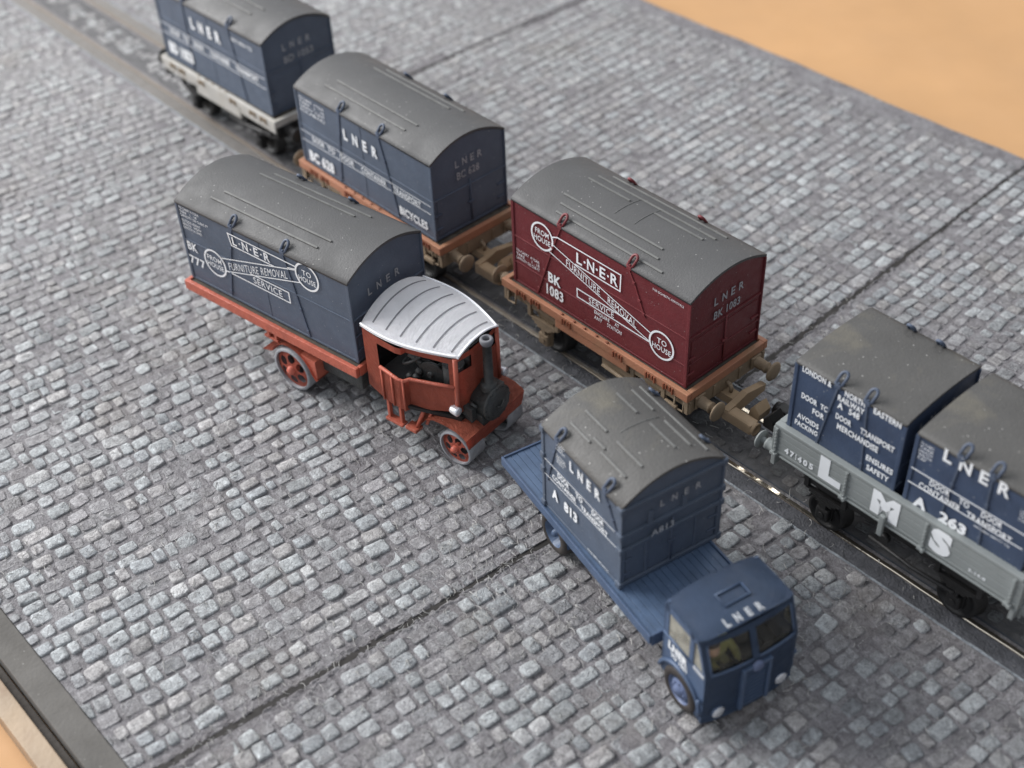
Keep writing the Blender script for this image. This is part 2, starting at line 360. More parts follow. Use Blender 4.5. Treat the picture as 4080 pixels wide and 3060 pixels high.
# ------------------------------------------------------------------ containers
def container(name, label, L, W, H, rise, x, y, z, yaw, paint, mould, roofm, spec, group='goods containers of the railway and its lorries'):
    root = thing(name, label, 'container', x, y, z, yaw, group)
    hl, hw = L/2, W/2
    def arc(v, h=H): return h+rise*(1-(v/hw)**2)
    # body with moulded frame
    b = MB()
    n = 14
    prof = [(-hw, 0), (hw, 0)]+[(hw-2*hw*i/n, arc(hw-2*hw*i/n)-.25) for i in range(n+1)]
    b.prism(prof, 'x', -hl, hl, bev=.0)
    for sx in (-1, 1):          # corner angles
        for sy in (-1, 1):
            b.box(sx*hl-.28, sx*hl+.28, sy*hw-.14, sy*hw+.14, .0, H-.15, bev=.1)
    if spec.get('heavy'):
        for w_ in (H-.35, 8.5, 6.2, .35):
            b.box(hl-.3, hl+.38, -hw-.28, hw+.28, w_-.3, w_+.3, bev=.14)
            for sy in (-1, 1): b.box(hl-.55, hl+.48, sy*hw-.38, sy*hw+.38, w_-.5, w_+.5, bev=.22); b.box(-hl-.4, -hl+.45, sy*hw-.34, sy*hw+.34, w_-.5, w_+.5, bev=.2)
        for yy in (-hw+.3, -hw*.5, 0, hw*.5, hw-.3): b.box(hl-.1, hl+.24, yy-.22, yy+.22, .3, 6.2, bev=.08)
        for yy in (-3.2, 1.6): b.box(hl-.1, hl+.34, yy-.35, yy+.35, 8.6, 10.6, bev=.12)
    for w_ in spec.get('hbands', []):   # horizontal mouldings that wrap round all four walls
        b.box(-hl-.12, hl+.12, -hw-.12, -hw+.3, w_-.11, w_+.11, bev=.06); b.box(-hl-.12, hl+.12, hw-.3, hw+.12, w_-.11, w_+.11, bev=.06)
        b.box(hl-.3, hl+.2, -hw-.1, hw+.1, w_-.16, w_+.16, bev=.08); b.box(-hl-.2, -hl+.3, -hw-.1, hw+.1, w_-.16, w_+.16, bev=.08)
    b.box(-hl-.1, hl+.1, -hw-.1, hw+.1, 0, .35, bev=.08)
    for u in spec.get('seams', []):
        for sy in (-1, 1): b.box(u-.05, u+.05, sy*hw-.05, sy*hw+.05, .3, H-.3)
    body = b.build('body', paint, root)
    # end doors, with strap hinges and a locking bar
    for sx in ((1,) if spec.get('one_door') else (1, -1)):
        d = MB(); e = sx*(hl+.09)
        for y0, y1 in ((-hw+.7, -.12), (.12, hw-.7)):
            d.box(min(e, e-sx*.2), max(e, e-sx*.2), y0, y1, .8, spec.get('doortop', H*.52), bev=.06)
        dr = d.build('end_door', paint, root)
        hb = MB()
        for yy in (-hw+.9, hw-.9):
            for zz in (H*.15, H*.33): hb.box(min(e, e+sx*.22), max(e, e+sx*.22), yy-.9, yy+.5, zz-.13, zz+.13, bev=.05)
        islands(hb, 'hinge', mould, dr)
        hb = MB(); hb.cyl((e+sx*.16, 0, .6), (e+sx*.16, 0, H*.6), .12, n=8); hb.box(min(e, e+sx*.3), max(e, e+sx*.3), -.5, .5, H*.3-.18, H*.3+.18, bev=.06)
        hb.build('locking_bar', mould, dr)
    # roof sheet
    r = MB(); ov = spec.get('overhang', .18)
    top = [(-(hw+ov)+2*(hw+ov)*i/20) for i in range(21)]
    P = [(v, arc(max(-hw, min(hw, v)))+.28 - (max(0, abs(v)-hw)*.6)) for v in top]+[(v, arc(max(-hw, min(hw, v)))-.1-(max(0, abs(v)-hw)*.5)) for v in reversed(top)]
    r.prism(P, 'x', -hl-ov, hl+ov, bev=.05)
    roof = r.build('roof', roofm, root)
    for f in roof.data.polygons: f.use_smooth = abs(f.normal.x) < .4
    rb = MB()
    for (u0, u1, v) in spec.get('ribs', []):
        zz = arc(v)+.28; sl = -2*rise*v/hw**2
        rb.box(u0, u1, v-.16, v+.16, zz-.08, zz+.19, bev=.09, rot=Matrix.Rotation(math.atan(sl), 3, 'X'))
    for u in spec.get('cross', []):
        pts = [(u, v, arc(v)+.285) for v in [-hw*.25+hw*.75*i/6 for i in range(7)]]
        rb.tube(pts, .07, 6)
    islands(rb, 'roof_rib', M['roofrib'], roof)
    # lifting straps: bar down the side, shackle standing above the eaves
    for (sy, ut, ub, wb) in spec['straps']:
        k = MB(); yy = sy*(hw+.02)
        pts = [(ut-hl, yy, H+.5), (ut-hl, yy, H-.4), (ut+(ub-ut)*.35-hl, yy, H*.66+wb*.34), (ub-hl, yy, wb)]
        for a_, c_ in zip(pts, pts[1:]):
            dx, dz = c_[0]-a_[0], c_[2]-a_[2]; l = math.hypot(dx, dz); nx, nz_ = dz/l*.13, -dx/l*.13
            k.prism([(a_[0]-nx, a_[2]-nz_), (a_[0]+nx, a_[2]+nz_), (c_[0]+nx, c_[2]+nz_), (c_[0]-nx, c_[2]-nz_)], 'y', yy-.13, yy+.13)
        for t in (.30, .66, .93):
            u = ut+(ub-ut)*t-hl; w = H+(wb-H)*t; k.box(u-.22, u+.22, yy-.2, yy+.2, w-.22, w+.22, bev=.06)
        k.box(ut-hl-.42, ut-hl+.42, yy-.2, yy+.22, H-.3, H+.3, bev=.1)
        st = k.build('lifting_strap', mould, root)
        e = MB(); lean = -sy*.75; lx = spec.get('lean', .12)
        ring = []
        for i in range(13):
            t = PI*i/12; ring.append((ut-hl+.46*math.cos(t)+lx*(1.0+.5*math.sin(t)), yy+lean*(.9+.5*math.sin(t)), H+1.05+.5*math.sin(t)))
        ring = [(ut-hl+.44, yy, H+.2)]+ring+[(ut-hl-.44, yy, H+.2), (ut-hl+.44, yy, H+.2)]
        e.tube(ring, .2, 8)
        e.build('shackle', mould, st)
    lt = MB(); F = Face(lt, (-hl, -hw-.165, 0), (1, 0, 0), (0, 0, 1))
    spec['side'](F); lt.build('lettering', M['white'], root)
    if spec.get('end'):
        le = MB(); F2 = Face(le, (hl+spec.get('endoff', .06)+.06, -hw, 0), (0, 1, 0), (0, 0, 1)); spec['end'](F2); le.build('lettering', M['white_dim'], root)
    return root

def plate(F, u, w, lines, h=.42, m=None, width=None):
    for i, t in enumerate(lines):
        if t: F.text(t, u, u+(width or len(t)*h*.66), w-i*h*1.45, h, m=m, bold=.004)

def emblem_777(F):
    F.circle(6.25, 5.3, 2.15, .3); F.circle(25.8, 11.3, 2.1, .3)
    F.text('FROM', 4.75, 7.7, 5.55, .85); F.text('HOUSE', 4.55, 7.95, 4.4, .85)
    F.text('TO', 25.0, 26.7, 11.45, .85); F.text('HOUSE', 24.2, 27.4, 10.3, .85)
    F.line([(23.7, 12.25), (10.6, 12.3), (11.0, 10.35), (19.3, 10.35)])
    F.line([(8.1, 6.95), (23.7, 11.6)], .16); F.line([(8.2, 4.75), (24.1, 9.7)], .16)
    F.line([(14.0, 6.75), (21.45, 6.8), (21.45, 5.0), (8.6, 4.98)]); F.line([(22.2, 11.4), (23.6, 11.75)], .15)
    F.spread('L·N·E·R', 11.3, 18.7, 10.7, 1.3, cw=.85, bold=.02)
    F.text('FURNITURE REMOVAL', 9.3, 21.8, 5.42, 1.3, w1=9.3, bold=-.004)
    F.text('SERVICE', 14.3, 20.0, 5.35, 1.1, bold=.0)
    F.text('BK', .6, 2.7, 5.55, 1.45, bold=.02); F.text('777', .4, 3.7, 3.05, 1.45, bold=.02)
    plate(F, .6, 12.6, ['TO CARRY 4 TONS', 'TARE   1 . 18', 'CAPACITY 525 CUBIC FT']); plate(F, .7, 10.5, ['OUTSIDE HEIGHT', 'LENGTH   WIDTH', 'LENGTH 16 OVER'])
def emblem_1083(F):
    F.circle(6.1, 10.8, 2.1, .3); F.circle(28.8, 4.75, 2.1, .3)
    F.text('FROM', 4.75, 7.45, 11.0, .85); F.text('HOUSE', 4.45, 7.75, 9.8, .85)
    F.text('TO', 28.0, 29.7, 4.95, .85); F.text('HOUSE', 27.2, 30.5, 3.8, .85)
    F.line([(8.1, 11.7), (9.2, 12.2), (21.2, 12.25), (21.1, 9.5), (12.7, 9.5)])
    F.line([(8.0, 10.55), (26.75, 5.75)], .16); F.line([(7.6, 9.0), (26.5, 4.3)], .16)
    F.line([(23.0, 5.55), (13.0, 5.6), (13.05, 4.2), (26.6, 4.15)])
    F.spread('L·N·E·R', 12.9, 20.7, 9.95, 1.7, cw=.8, bold=.02)
    F.text('FURNITURE', 10.9, 17.4, 8.42, 1.12, w1=6.78, bold=0); F.text('REMOVAL', 18.9, 24.2, 6.4, 1.1, w1=5.05, bold=0)
    F.text('SERVICE', 15.3, 20.1, 4.42, .95, bold=0)
    F.text('ENQUIRE', 16.4, 19.3, 3.2, .6); F.text('AT', 20.3, 21.1, 3.2, .6); F.text('ANY', 16.4, 17.9, 2.3, .6); F.text('STATION', 18.9, 21.6, 2.3, .6)
    F.text('BK', 7.2, 9.7, 3.8, 1.65, bold=.03); F.text('1083', 6.8, 10.2, 1.5, 1.65, bold=.03)
    plate(F, .6, 5.7, ['TO CARRY  4 TONS', 'TARE      1 . 18', 'CAPACITY 525 CUB FT'], .45, width=4.8)
    F.text('FOR DOMESTIC REMOVALS', 26.9, 32.2, 12.9, .36, bold=0)
def side_628(F):
    F.line([(.3, 6.0), (32.9, 6.15)], .12); F.line([(.3, 4.3), (32.9, 4.75)], .12)
    for t, a, b in (('DOOR', 3.2, 6.4), ('TO', 7.3, 9.2), ('DOOR', 10.6, 14.2), ('CONTAINER', 16.1, 22.3), ('TRANSPORT', 24.0, 30.6)): F.text(t, a, b, 4.85, .95, bold=.02)
    F.text('BC 628', 1.7, 8.3, .95, 1.75, bold=.05); F.text('BICYCLES', 25.1, 31.8, 1.4, 1.35, bold=.04)
    F.spread('LNER', 12.3, 20.8, 9.2, 1.75, bold=.045)
    plate(F, 1.0, 12.0, ['TO CARRY  4 TONS', 'TARE   1 . 16', 'CAPACITY  CUB FT', '         CUBIC'], .5, width=6.6)
def side_1053(F):
    F.line([(.3, 7.1), (32.9, 7.1)], .13); F.line([(.3, 5.2), (32.9, 5.2)], .13)
    for t, a, b in (('DOOR', 3.2, 6.4), ('TO', 7.6, 9.4), ('DOOR', 11, 14.2), ('CONTAINER', 16.3, 22.3), ('TRANSPORT', 24.2, 31)): F.text(t, a, b, 5.7, 1.0, bold=.03)
    F.text('BD 1053', 1.7, 9.6, 1.6, 2.0, bold=.06); F.spread('LNER', 11.3, 20.6, 9.4, 2.0, bold=.05)
    F.text('RETURN TO', 24.5, 30.5, 11.4, .7)
def side_813(F):
    F.line([(.2, 8.35), (15.8, 8.6)], .13); F.line([(.2, 5.85), (15.8, 6.3)], .13)
    for t, a, b in (('DOOR', 3.3, 5.7), ('TO', 7.1, 8.5), ('DOOR', 10.4, 12.8)): F.text(t, a, b, 7.45, .8, bold=.035)
    for t, a, b in (('CONTAINER', 2.2, 7.2), ('TRANSPORT', 8.2, 13.6)): F.text(t, a, b, 6.4, .75, bold=.03)
    F.spread('LNER', 5.9, 12.0, 10.9, 1.45, cw=.7, bold=.035)
    F.text('A', 2.0, 3.3, 3.1, 1.5, bold=.05); F.text('813', 4.6, 7.4, 3.1, 1.45, bold=.05)
    plate(F, 3.1, 13.0, ['TO CARRY', 'TARE  .', 'CAPACITY', '', 'OUTSIDE', 'LENGTH', 'WIDTH  .'], .36, width=1.9)
    F.text('WHEN EMPTY RETURN TO', 9.6, 13.9, .6, .35)
def side_548(F):
    def T(t, a, b, w, h=.8): F.text(t, a-32.9, b-32.9, w-10.5, h, bold=.035)
    T('LONDON &', 33.8, 38.0, 24.2); T('NORTH', 39.9, 42.7, 24.2); T('EASTERN', 43.9, 47.6, 24.2); T('RAILWAY', 39.1, 42.8, 23.1)
    T('A', 39.2, 40.0, 22.0, .85); T('548', 40.8, 42.3, 22.0, .85)
    T('DOOR', 34.2, 36.5, 20.3); T('TO', 37.0, 38.1, 20.3); T('DOOR', 39.2, 41.4, 20.3); T('TRANSPORT', 42.7, 47.4, 20.3)
    T('FOR', 36.0, 37.7, 18.9); T('MERCHANDISE', 39.6, 45.4, 18.9, .85)
    T('AVOIDS', 34.0, 37.2, 17.0, .75); T('PACKING', 33.8, 37.2, 15.8, .75); T('ENSURES', 44.1, 47.8, 17.0, .8); T('SAFETY', 44.4, 47.5, 15.6, .8)
def side_263(F):
    def T(t, a, b, w, h=.8, bo=.03): F.text(t, a-49.8, b-49.8, w-10.5, h, bold=bo)
    F.line([(.1, 9.4), (14.5, 9.5)], .17); F.line([(.1, 7.2), (14.5, 7.4)], .17)
    T('L', 53.2, 54.3, 23.5, 1.7); T('N', 55.2, 56.7, 23.5, 1.7); T('E', 57.7, 58.8, 23.5, 1.7); T('R', 60.0, 61.4, 23.5, 1.7)
    T('DOOR', 52.4, 55.0, 18.95); T('TO', 56.2, 57.5, 18.95); T('DOOR', 59.0, 61.6, 18.95)
    T('CONTAINER', 51.2, 56.6, 17.75, .85); T('TRANSPORT', 57.4, 63.0, 17.75, .85)
    T('A', 51.0, 52.7, 14.9, 1.4, .06); T('263', 54.4, 57.9, 14.9, 1.35, .06)
    plate(F, .5, 13.4, ['TO CARRY', 'TARE', 'LENGTH', 'WIDTH', 'CAP   .'], .38, width=1.7); F.text('RETURN EMPTY TO', 9.6-.8, 13.2, 6.5, .3)
    plate(F, 13.2, 12.2, ['LOAD', 'TARE', 'CUBE'], .38, width=1.2)
def ends(num, wl, wn, a=(4.4, 10.2), b=(4.4, 9.9), h=1.2):
    def f(F):
        F.spread('LNER', a[0], a[1], wl, h, bold=.02)
        if num: F.text(num, b[0], b[1], wn, h, bold=.02)
    return f

g4 = [(-11, 8, -4.6), (-9.8, 9.4, -2.9), (-11.5, 9.2, 2.3), (-10.2, 10, 3.9)]
container('goods_container', 'blue furniture removal container loaded on the red steam lorry', 33.3, 14.3, 13.4, 2.1, -35.68, -30.33, 10.64, 9.39,
  M['blue'], M['blue_edge'], M['roof'], dict(hbands=[7.1], seams=[0], ribs=[(-11.4, 9.5, -4.9), (-10.2, 10.6, -3.3), (-9.2, 9.3, 2.6), (-8, 10.8, 4.2)],
  straps=[(-1, 11.4, 8.4, .5), (-1, 21.5, 24.3, .3), (1, 11.4, 8.4, .5), (1, 21.5, 24.3, .3)], side=emblem_777, end=ends('', 9.4, 0, (3.4, 9.6))))
container('goods_container', 'maroon furniture removal container on the middle flat wagon', 33.1, 14.3, 14.1, 1.8, -.25, .34, 10.43, -.3,
  M['maroon'], M['maroon_m'], M['roof'], dict(hbands=[8.1, 3.6], ribs=[(-9, 10.6, -5.9), (-9.5, 8.7, -4.6), (-10.4, 8, -3.1), (-10.5, -2.5, 1.7), (1.8, 10.4, 1.9), (-10.2, 11.3, 3.4), (-9.3, 11.6, 5.4)], cross=[-2.0, 1.6],
  straps=[(-1, 9.6, 4.8, .4), (-1, 22.6, 25.6, 7.6), (1, 9.6, 4.8, .4), (1, 22.6, 25.6, 7.6)], side=emblem_1083, end=ends('BK 1083', 11.2, 8.9, (4.5, 10.2), (4.6, 9.7), 1.25), endoff=.12))
container('goods_container', 'blue bicycle container with twin white bands on the brown wagon behind the steam lorry', 33.4, 14.4, 13.4, 2.2, -48.98, -1.8, 10.6, .29,
  M['blue'], M['blue_edge'], M['roof'], dict(hbands=[7.0], seams=[0], ribs=[(-11.4, 8.5, -4.9), (-10.2, 9.6, -3.3), (-9.2, 9.3, 3.2), (-8, 10.8, 4.8)],
  straps=[(-1, 11.6, 10.0, .3), (-1, 21.4, 24.8, .2), (1, 11.6, 10.0, .3), (1, 21.4, 24.8, .2)], side=side_628, end=ends('BC 628', 10.9, 8.8, (4.6, 9.9), (4.8, 9.2))))
container('goods_container', 'blue container cut by the top edge of the photo on the cream flat wagon', 33.3, 14.4, 13.5, 2.2, -98.26, 1.96, 10.5, 1.38,
  M['blue'], M['blue_edge'], M['roof'], dict(hbands=[8.2], seams=[0], ribs=[(-11.4, 9.5, -3.6), (-10.2, 10.6, -1.6), (-9.2, 9.3, 3.2)],
  straps=[(-1, 9.4, 9.0, .3), (-1, 23.5, 25.8, .3), (1, 9.4, 9.0, .3), (1, 23.5, 25.8, .3)], side=side_1053, end=ends('BD 1053', 10.9, 8.6, (4.0, 9.9), (4.0, 10.2))))
container('goods_container', 'short arched blue container sitting askew on the blue flatbed truck', 15.9, 14.2, 13.1, 2.5, 25.53, -26.99, 7.5, -10.62,
  M['blue'], M['blue_edge'], M['roof_dusty'], dict(hbands=[8.5, 6.2], ribs=[(-5.2, -1.2, -5.0), (-5.2, -.9, -2.9), (.8, 5.6, -4.9), (1.1, 5.9, -2.9), (-1.4, .9, -4.4), (-5.4, -1.3, 1.6), (-5.4, -1.1, 3.8), (.9, 5.7, 1.8), (1, 5.9, 3.8), (-6, 7, 5.4)], cross=[.2],
  straps=[(-1, 3.1, .9, 5.0), (-1, 12.8, 15.3, 8.4), (1, 3.1, .9, 5.0), (1, 12.8, 15.3, 8.4)], side=side_813, end=ends('A813', 10.9, 6.6, (5.0, 10.7), (3.9, 7.1), 1.0), doortop=6.0, heavy=True, endoff=.42))
container('goods_container', 'dark blue merchandise container with rows of small white lettering beside the wagon end', 15.2, 14.2, 14.4, .55, 40.5, .3, 10.5, -.5,
  M['blue_dk'], M['blue_edge'], M['roof_dusty'], dict(hbands=[], ribs=[], overhang=.12, one_door=True,
  straps=[(-1, 5.9, 3.6, .5), (-1, 10.0, 11.0, .5), (1, 5.9, 3.6, .5), (1, 10.0, 11.0, .5)], side=side_548, end=ends('', 11.6, 0, (3.0, 10.0))))
container('goods_container', 'dark blue container numbered 263 cut by the right edge of the photo', 14.9, 14.2, 14.4, .55, 57.3, .1, 10.5, -.6,
  M['blue_dk'], M['blue_edge'], M['roof_dusty'], dict(hbands=[9.45, 7.3], ribs=[], overhang=.12, one_door=True,
  straps=[(-1, 5.4, 4.4, .5), (-1, 9.3, 9.9, .5), (1, 5.4, 4.4, .5), (1, 9.3, 9.9, .5)], side=side_263, end=ends('', 11.6, 0, (3.0, 10.0))))

# ------------------------------------------------------------------ wagons
def buffers(root, hl, by, bz, m, shank=3.3, r=1.45):
    for sx in (-1, 1):
        for sy in (-1, 1):
            b = MB(); x0 = sx*hl
            b.box(min(x0, x0+sx*.35), max(x0, x0+sx*.35), sy*by-.95, sy*by+.95, bz-.95, bz+.95, bev=.12)
            b.lathe((x0+sx*.2, sy*by, bz), (sx, 0, 0), [(0, .85), (.5, .82), (1.6, .74), (1.75, .82), (2.0, .82), (2.05, .45), (2.9, .45)], 18)
            o = b.build('buffer', m, root)
            h = MB(); h.lathe((x0+sx*.2, sy*by, bz), (sx, 0, 0), [(2.85, .3), (2.9, r), (3.05, r+.02), (3.25, r*.85), (3.32, r*.4), (3.33, 0)], 24)
            h.build('buffer_head', m, o)
def coupling(root, hl, sx, m, z=6.0, big=True):
    c = MB(); X = lambda u: sx*(hl+u)
    def bx(u0, u1, v0, v1, z0, z1, bev=.12): c.box(min(X(u0), X(u1)), max(X(u0), X(u1)), min(sx*v0, sx*v1), max(sx*v0, sx*v1), z0, z1, bev=bev)
    bx(-1.5, 2.3, -.9, .9, z-.6, z+.8)                 # drawbar
    # crossbar: tall wedge whose top falls away towards the far end
    c.prism([(-sx*3.3, z-.9), (sx*4.4, z-.2), (sx*4.6, z+.9), (sx*.6, z+1.7), (-sx*1.6, z+1.0), (-sx*3.3, z+.9)], 'x', min(X(2.1), X(3.1)), max(X(2.1), X(3.1)), bev=.1)
    bx(2.3, 7.0, -3.4, -1.6, z-.9, z+.8, .35)          # side arm
    c.lathe((X(6.9), -sx*2.5, z-.1), (sx, 0, 0), [(0, .9), (.5, .95), (.5, .55), (.1, .5)], 16)
    c.prism([(X(4.6), z-.3), (X(6.4), z-.3), (X(6.5), z+.9), (X(5.6), z+2.0), (X(4.9), z+1.1)], 'y', sx*(-1.0), sx*1.4, bev=.12)   # hook
    c.build('coupling', m, root)
def wheelset(root, x, wr=3.15, m=None, wm=None, zc=None, hw=7.2, rail_y=4.5):
    m = m or M['tan']; wm = wm or M['black']; zc = wr+.05
    a = MB(); a.cyl((x, -6, zc), (x, 6, zc), .45, n=10); ax = a.build('axle', wm, root)
    for sy in (-1, 1):
        w = MB(); yo = sy*(rail_y+.1)
        w.lathe((x, yo, zc), (0, sy, 0), [(-.9, 0.2), (-.9, wr+.35), (-.65, wr+.38), (-.5, wr), (.75, wr-.06), (.85, wr-.25), (.78, wr-.6), (.45, wr-.7), (.4, 1.1), (.8, 1.0), (.95, .45), (.95, 0)], 32)
        w.build('wheel', wm, root)
        g = MB(); y0, y1 = sorted((sy*(hw-1.0), sy*(hw-.6)))
        g.prism([(x-3.0, 9.0), (x+3.0, 9.0), (x+2.7, 8.4), (x+1.25, 5.9), (x+1.1, 2.1), (x+.5, 1.7), (x-.5, 1.7), (x-1.1, 2.1), (x-1.25, 5.9), (x-2.7, 8.4)], 'y', y0, y1)
        ya, yb = sorted((sy*(hw-.75), sy*(hw+.15)))
        g.box(x-.95, x+.95, ya, yb, 2.2, 4.2, bev=.25); g.cyl((x, sy*(hw+.1), 3.2), (x, sy*(hw+.3), 3.2), .42, n=14)
        for i in range(4): g.box(x-2.9+i*.55, x+2.9-i*.55, sy*(hw-.2)-.28, sy*(hw-.2)+.28, 6.05-i*.36, 6.35-i*.36, bev=.06)
        g.box(x-3.2, x-2.5, sy*(hw-.2)-.3, sy*(hw-.2)+.3, 6.2, 8.9, bev=.08); g.box(x+2.5, x+3.2, sy*(hw-.2)-.3, sy*(hw-.2)+.3, 6.2, 8.9, bev=.08)
        g.box(x-.4, x+.4, sy*(hw-.2)-.25, sy*(hw-.2)+.25, 4.1, 5.3, bev=.06)
        g.build('axle_guard', m, root)
def flat_wagon(label, x, y, yaw, body, under, wheelm, z=0, recess=None):
    root = thing('flat_wagon', label, 'wagon', x, y, z, yaw, 'flat wagons on the track')
    hl, hw = 18.1, 8.15
    d = MB(); d.box(-hl+.4, hl-.4, -hw+.4, hw-.4, 9.3, 10.3)
    d.build('deck', M['darkfloor'], root)
    r = MB()
    for sy in (-1, 1):
        y0, y1 = sorted((sy*hw, sy*(hw-.75))); r.box(-hl, hl, y0, y1, 9.4, 10.75, bev=.12)
    for sx in (-1, 1):
        x0, x1 = sorted((sx*hl, sx*(hl-.8))); r.box(x0, x1, -hw+.76, hw-.76, 9.4, 10.75, bev=.12)
    islands(r, 'curb_rail', body, root)
    s_ = MB()
    for sy in (-1, 1):
        y0, y1 = sorted((sy*(hw-.12), sy*(hw-.7))); s_.box(-7.0, 7.0, y0, y1, 7.9 if not recess else 7.0, 9.5, bev=.12)
        if recess:
            for x0, x1 in ((-17.9, -7.2), (7.2, 17.9)): s_.box(x0, x1, y0, y1, 8.3, 9.5, bev=.1)
    islands(s_, 'side_plate', body, root)
    b = MB()
    for sy in (-1, 1):
        y0, y1 = sorted((sy*(hw-1.6), sy*(hw-.9))); b.box(-hl+.5, hl-.5, y0, y1, 7.6, 9.35, bev=.1)
    for sx in (-1, 1):
        x0, x1 = sorted((sx*(hl-.75), sx*(hl-.1))); b.box(x0, x1, -hw+.3, hw-.3, 7.0, 9.35, bev=.12)
        for yy in (-2.6, 2.6, -7.4, 7.4): b.box(min(sx*hl, sx*(hl-.3))-.1, max(sx*hl, sx*(hl-.3))+.1, yy-.25, yy+.25, 7.2, 9.2, bev=.06)
        b.cyl((sx*(hl-.1), 0, 8.2), (sx*(hl+.6), 0, 8.0), .3, n=8); b.tube([(sx*(hl+.5), 0, 8.1), (sx*(hl+.8), 0, 7.6), (sx*(hl+.75), 0, 6.9)], .28, 8)
    b.box(-10, 10, -2.4, -1.8, 5.2, 7.8); b.box(-10, 10, 1.8, 2.4, 5.2, 7.8)
    b.build('underframe', under, root)
    # shackles and rings along the curb rail
    k = MB()
    for sy in (-1, 1):
        for xx in (-14.0, -11.0, -4.6, 5.4, 11.5, 14.7):
            for j in (-.75, -.3, .35, .8):
                k.box(xx+j-.13, xx+j+.13, sy*(hw+.05)-.14, sy*(hw+.05)+.14, 9.75-.35*(abs(j) > .5), 10.45, bev=.05)
        for xx in (-6.0, -3.6, -1.5, .8, 2.8): k.cyl((xx, sy*(hw-.3), 10.7), (xx+.5, sy*(hw-.3), 10.85), .16, n=6)
    k.build('chain_ring', recess or M['orange_dk'], root)
    for sx in (-10.3, 10.3): wheelset(root, sx, m=under, wm=wheelm, hw=7.3)
    for sy in (-1, 1):
        lv = MB(); lv.tube([(1.5, sy*7.0, 5.4), (6, sy*7.4, 5.6), (12.0, sy*7.7, 6.6), (14.8, sy*7.8, 6.9)], .3, 8, flat=.7); lv.box(1.2, 9.0, sy*6.6-.25, sy*6.6+.25, 5.4, 6.6, bev=.15)
        lv.box(13.9, 16.2, sy*7.8-.3, sy*7.8+.3, 6.6, 7.5, bev=.25)
        lv.build('brake_lever', under, root)
    ft = MB()
    for sx in (-1, 1):
        for sy in (-1, 1):
            ft.tube([(sx*17.2, sy*7.6, 9.0), (sx*17.2, sy*7.8, 7.1), (sx*15.6, sy*7.8, 7.1), (sx*15.6, sy*7.6, 9.0)], .18, 6)
    islands(ft, 'step_iron', under, root)
    buffers(root, hl, 5.7, 8.5, under)
    for sx in (-1, 1): coupling(root, hl, sx, M['coupler'] if under is M['tan'] else under)
    return root
flat_wagon('brown flat wagon carrying the maroon container', -.25, 0, 0, M['orange'], M['tan'], M['black'])
flat_wagon('brown flat wagon carrying the blue bicycle container', -48.3, -1.9, .2, M['orange'], M['tan'], M['black'])
flat_wagon('cream grey flat wagon with black running gear at the top left of the train', -97.4, 1.6, 1.2, M['cream'], M['black'], M['black'], recess=M['tan'])

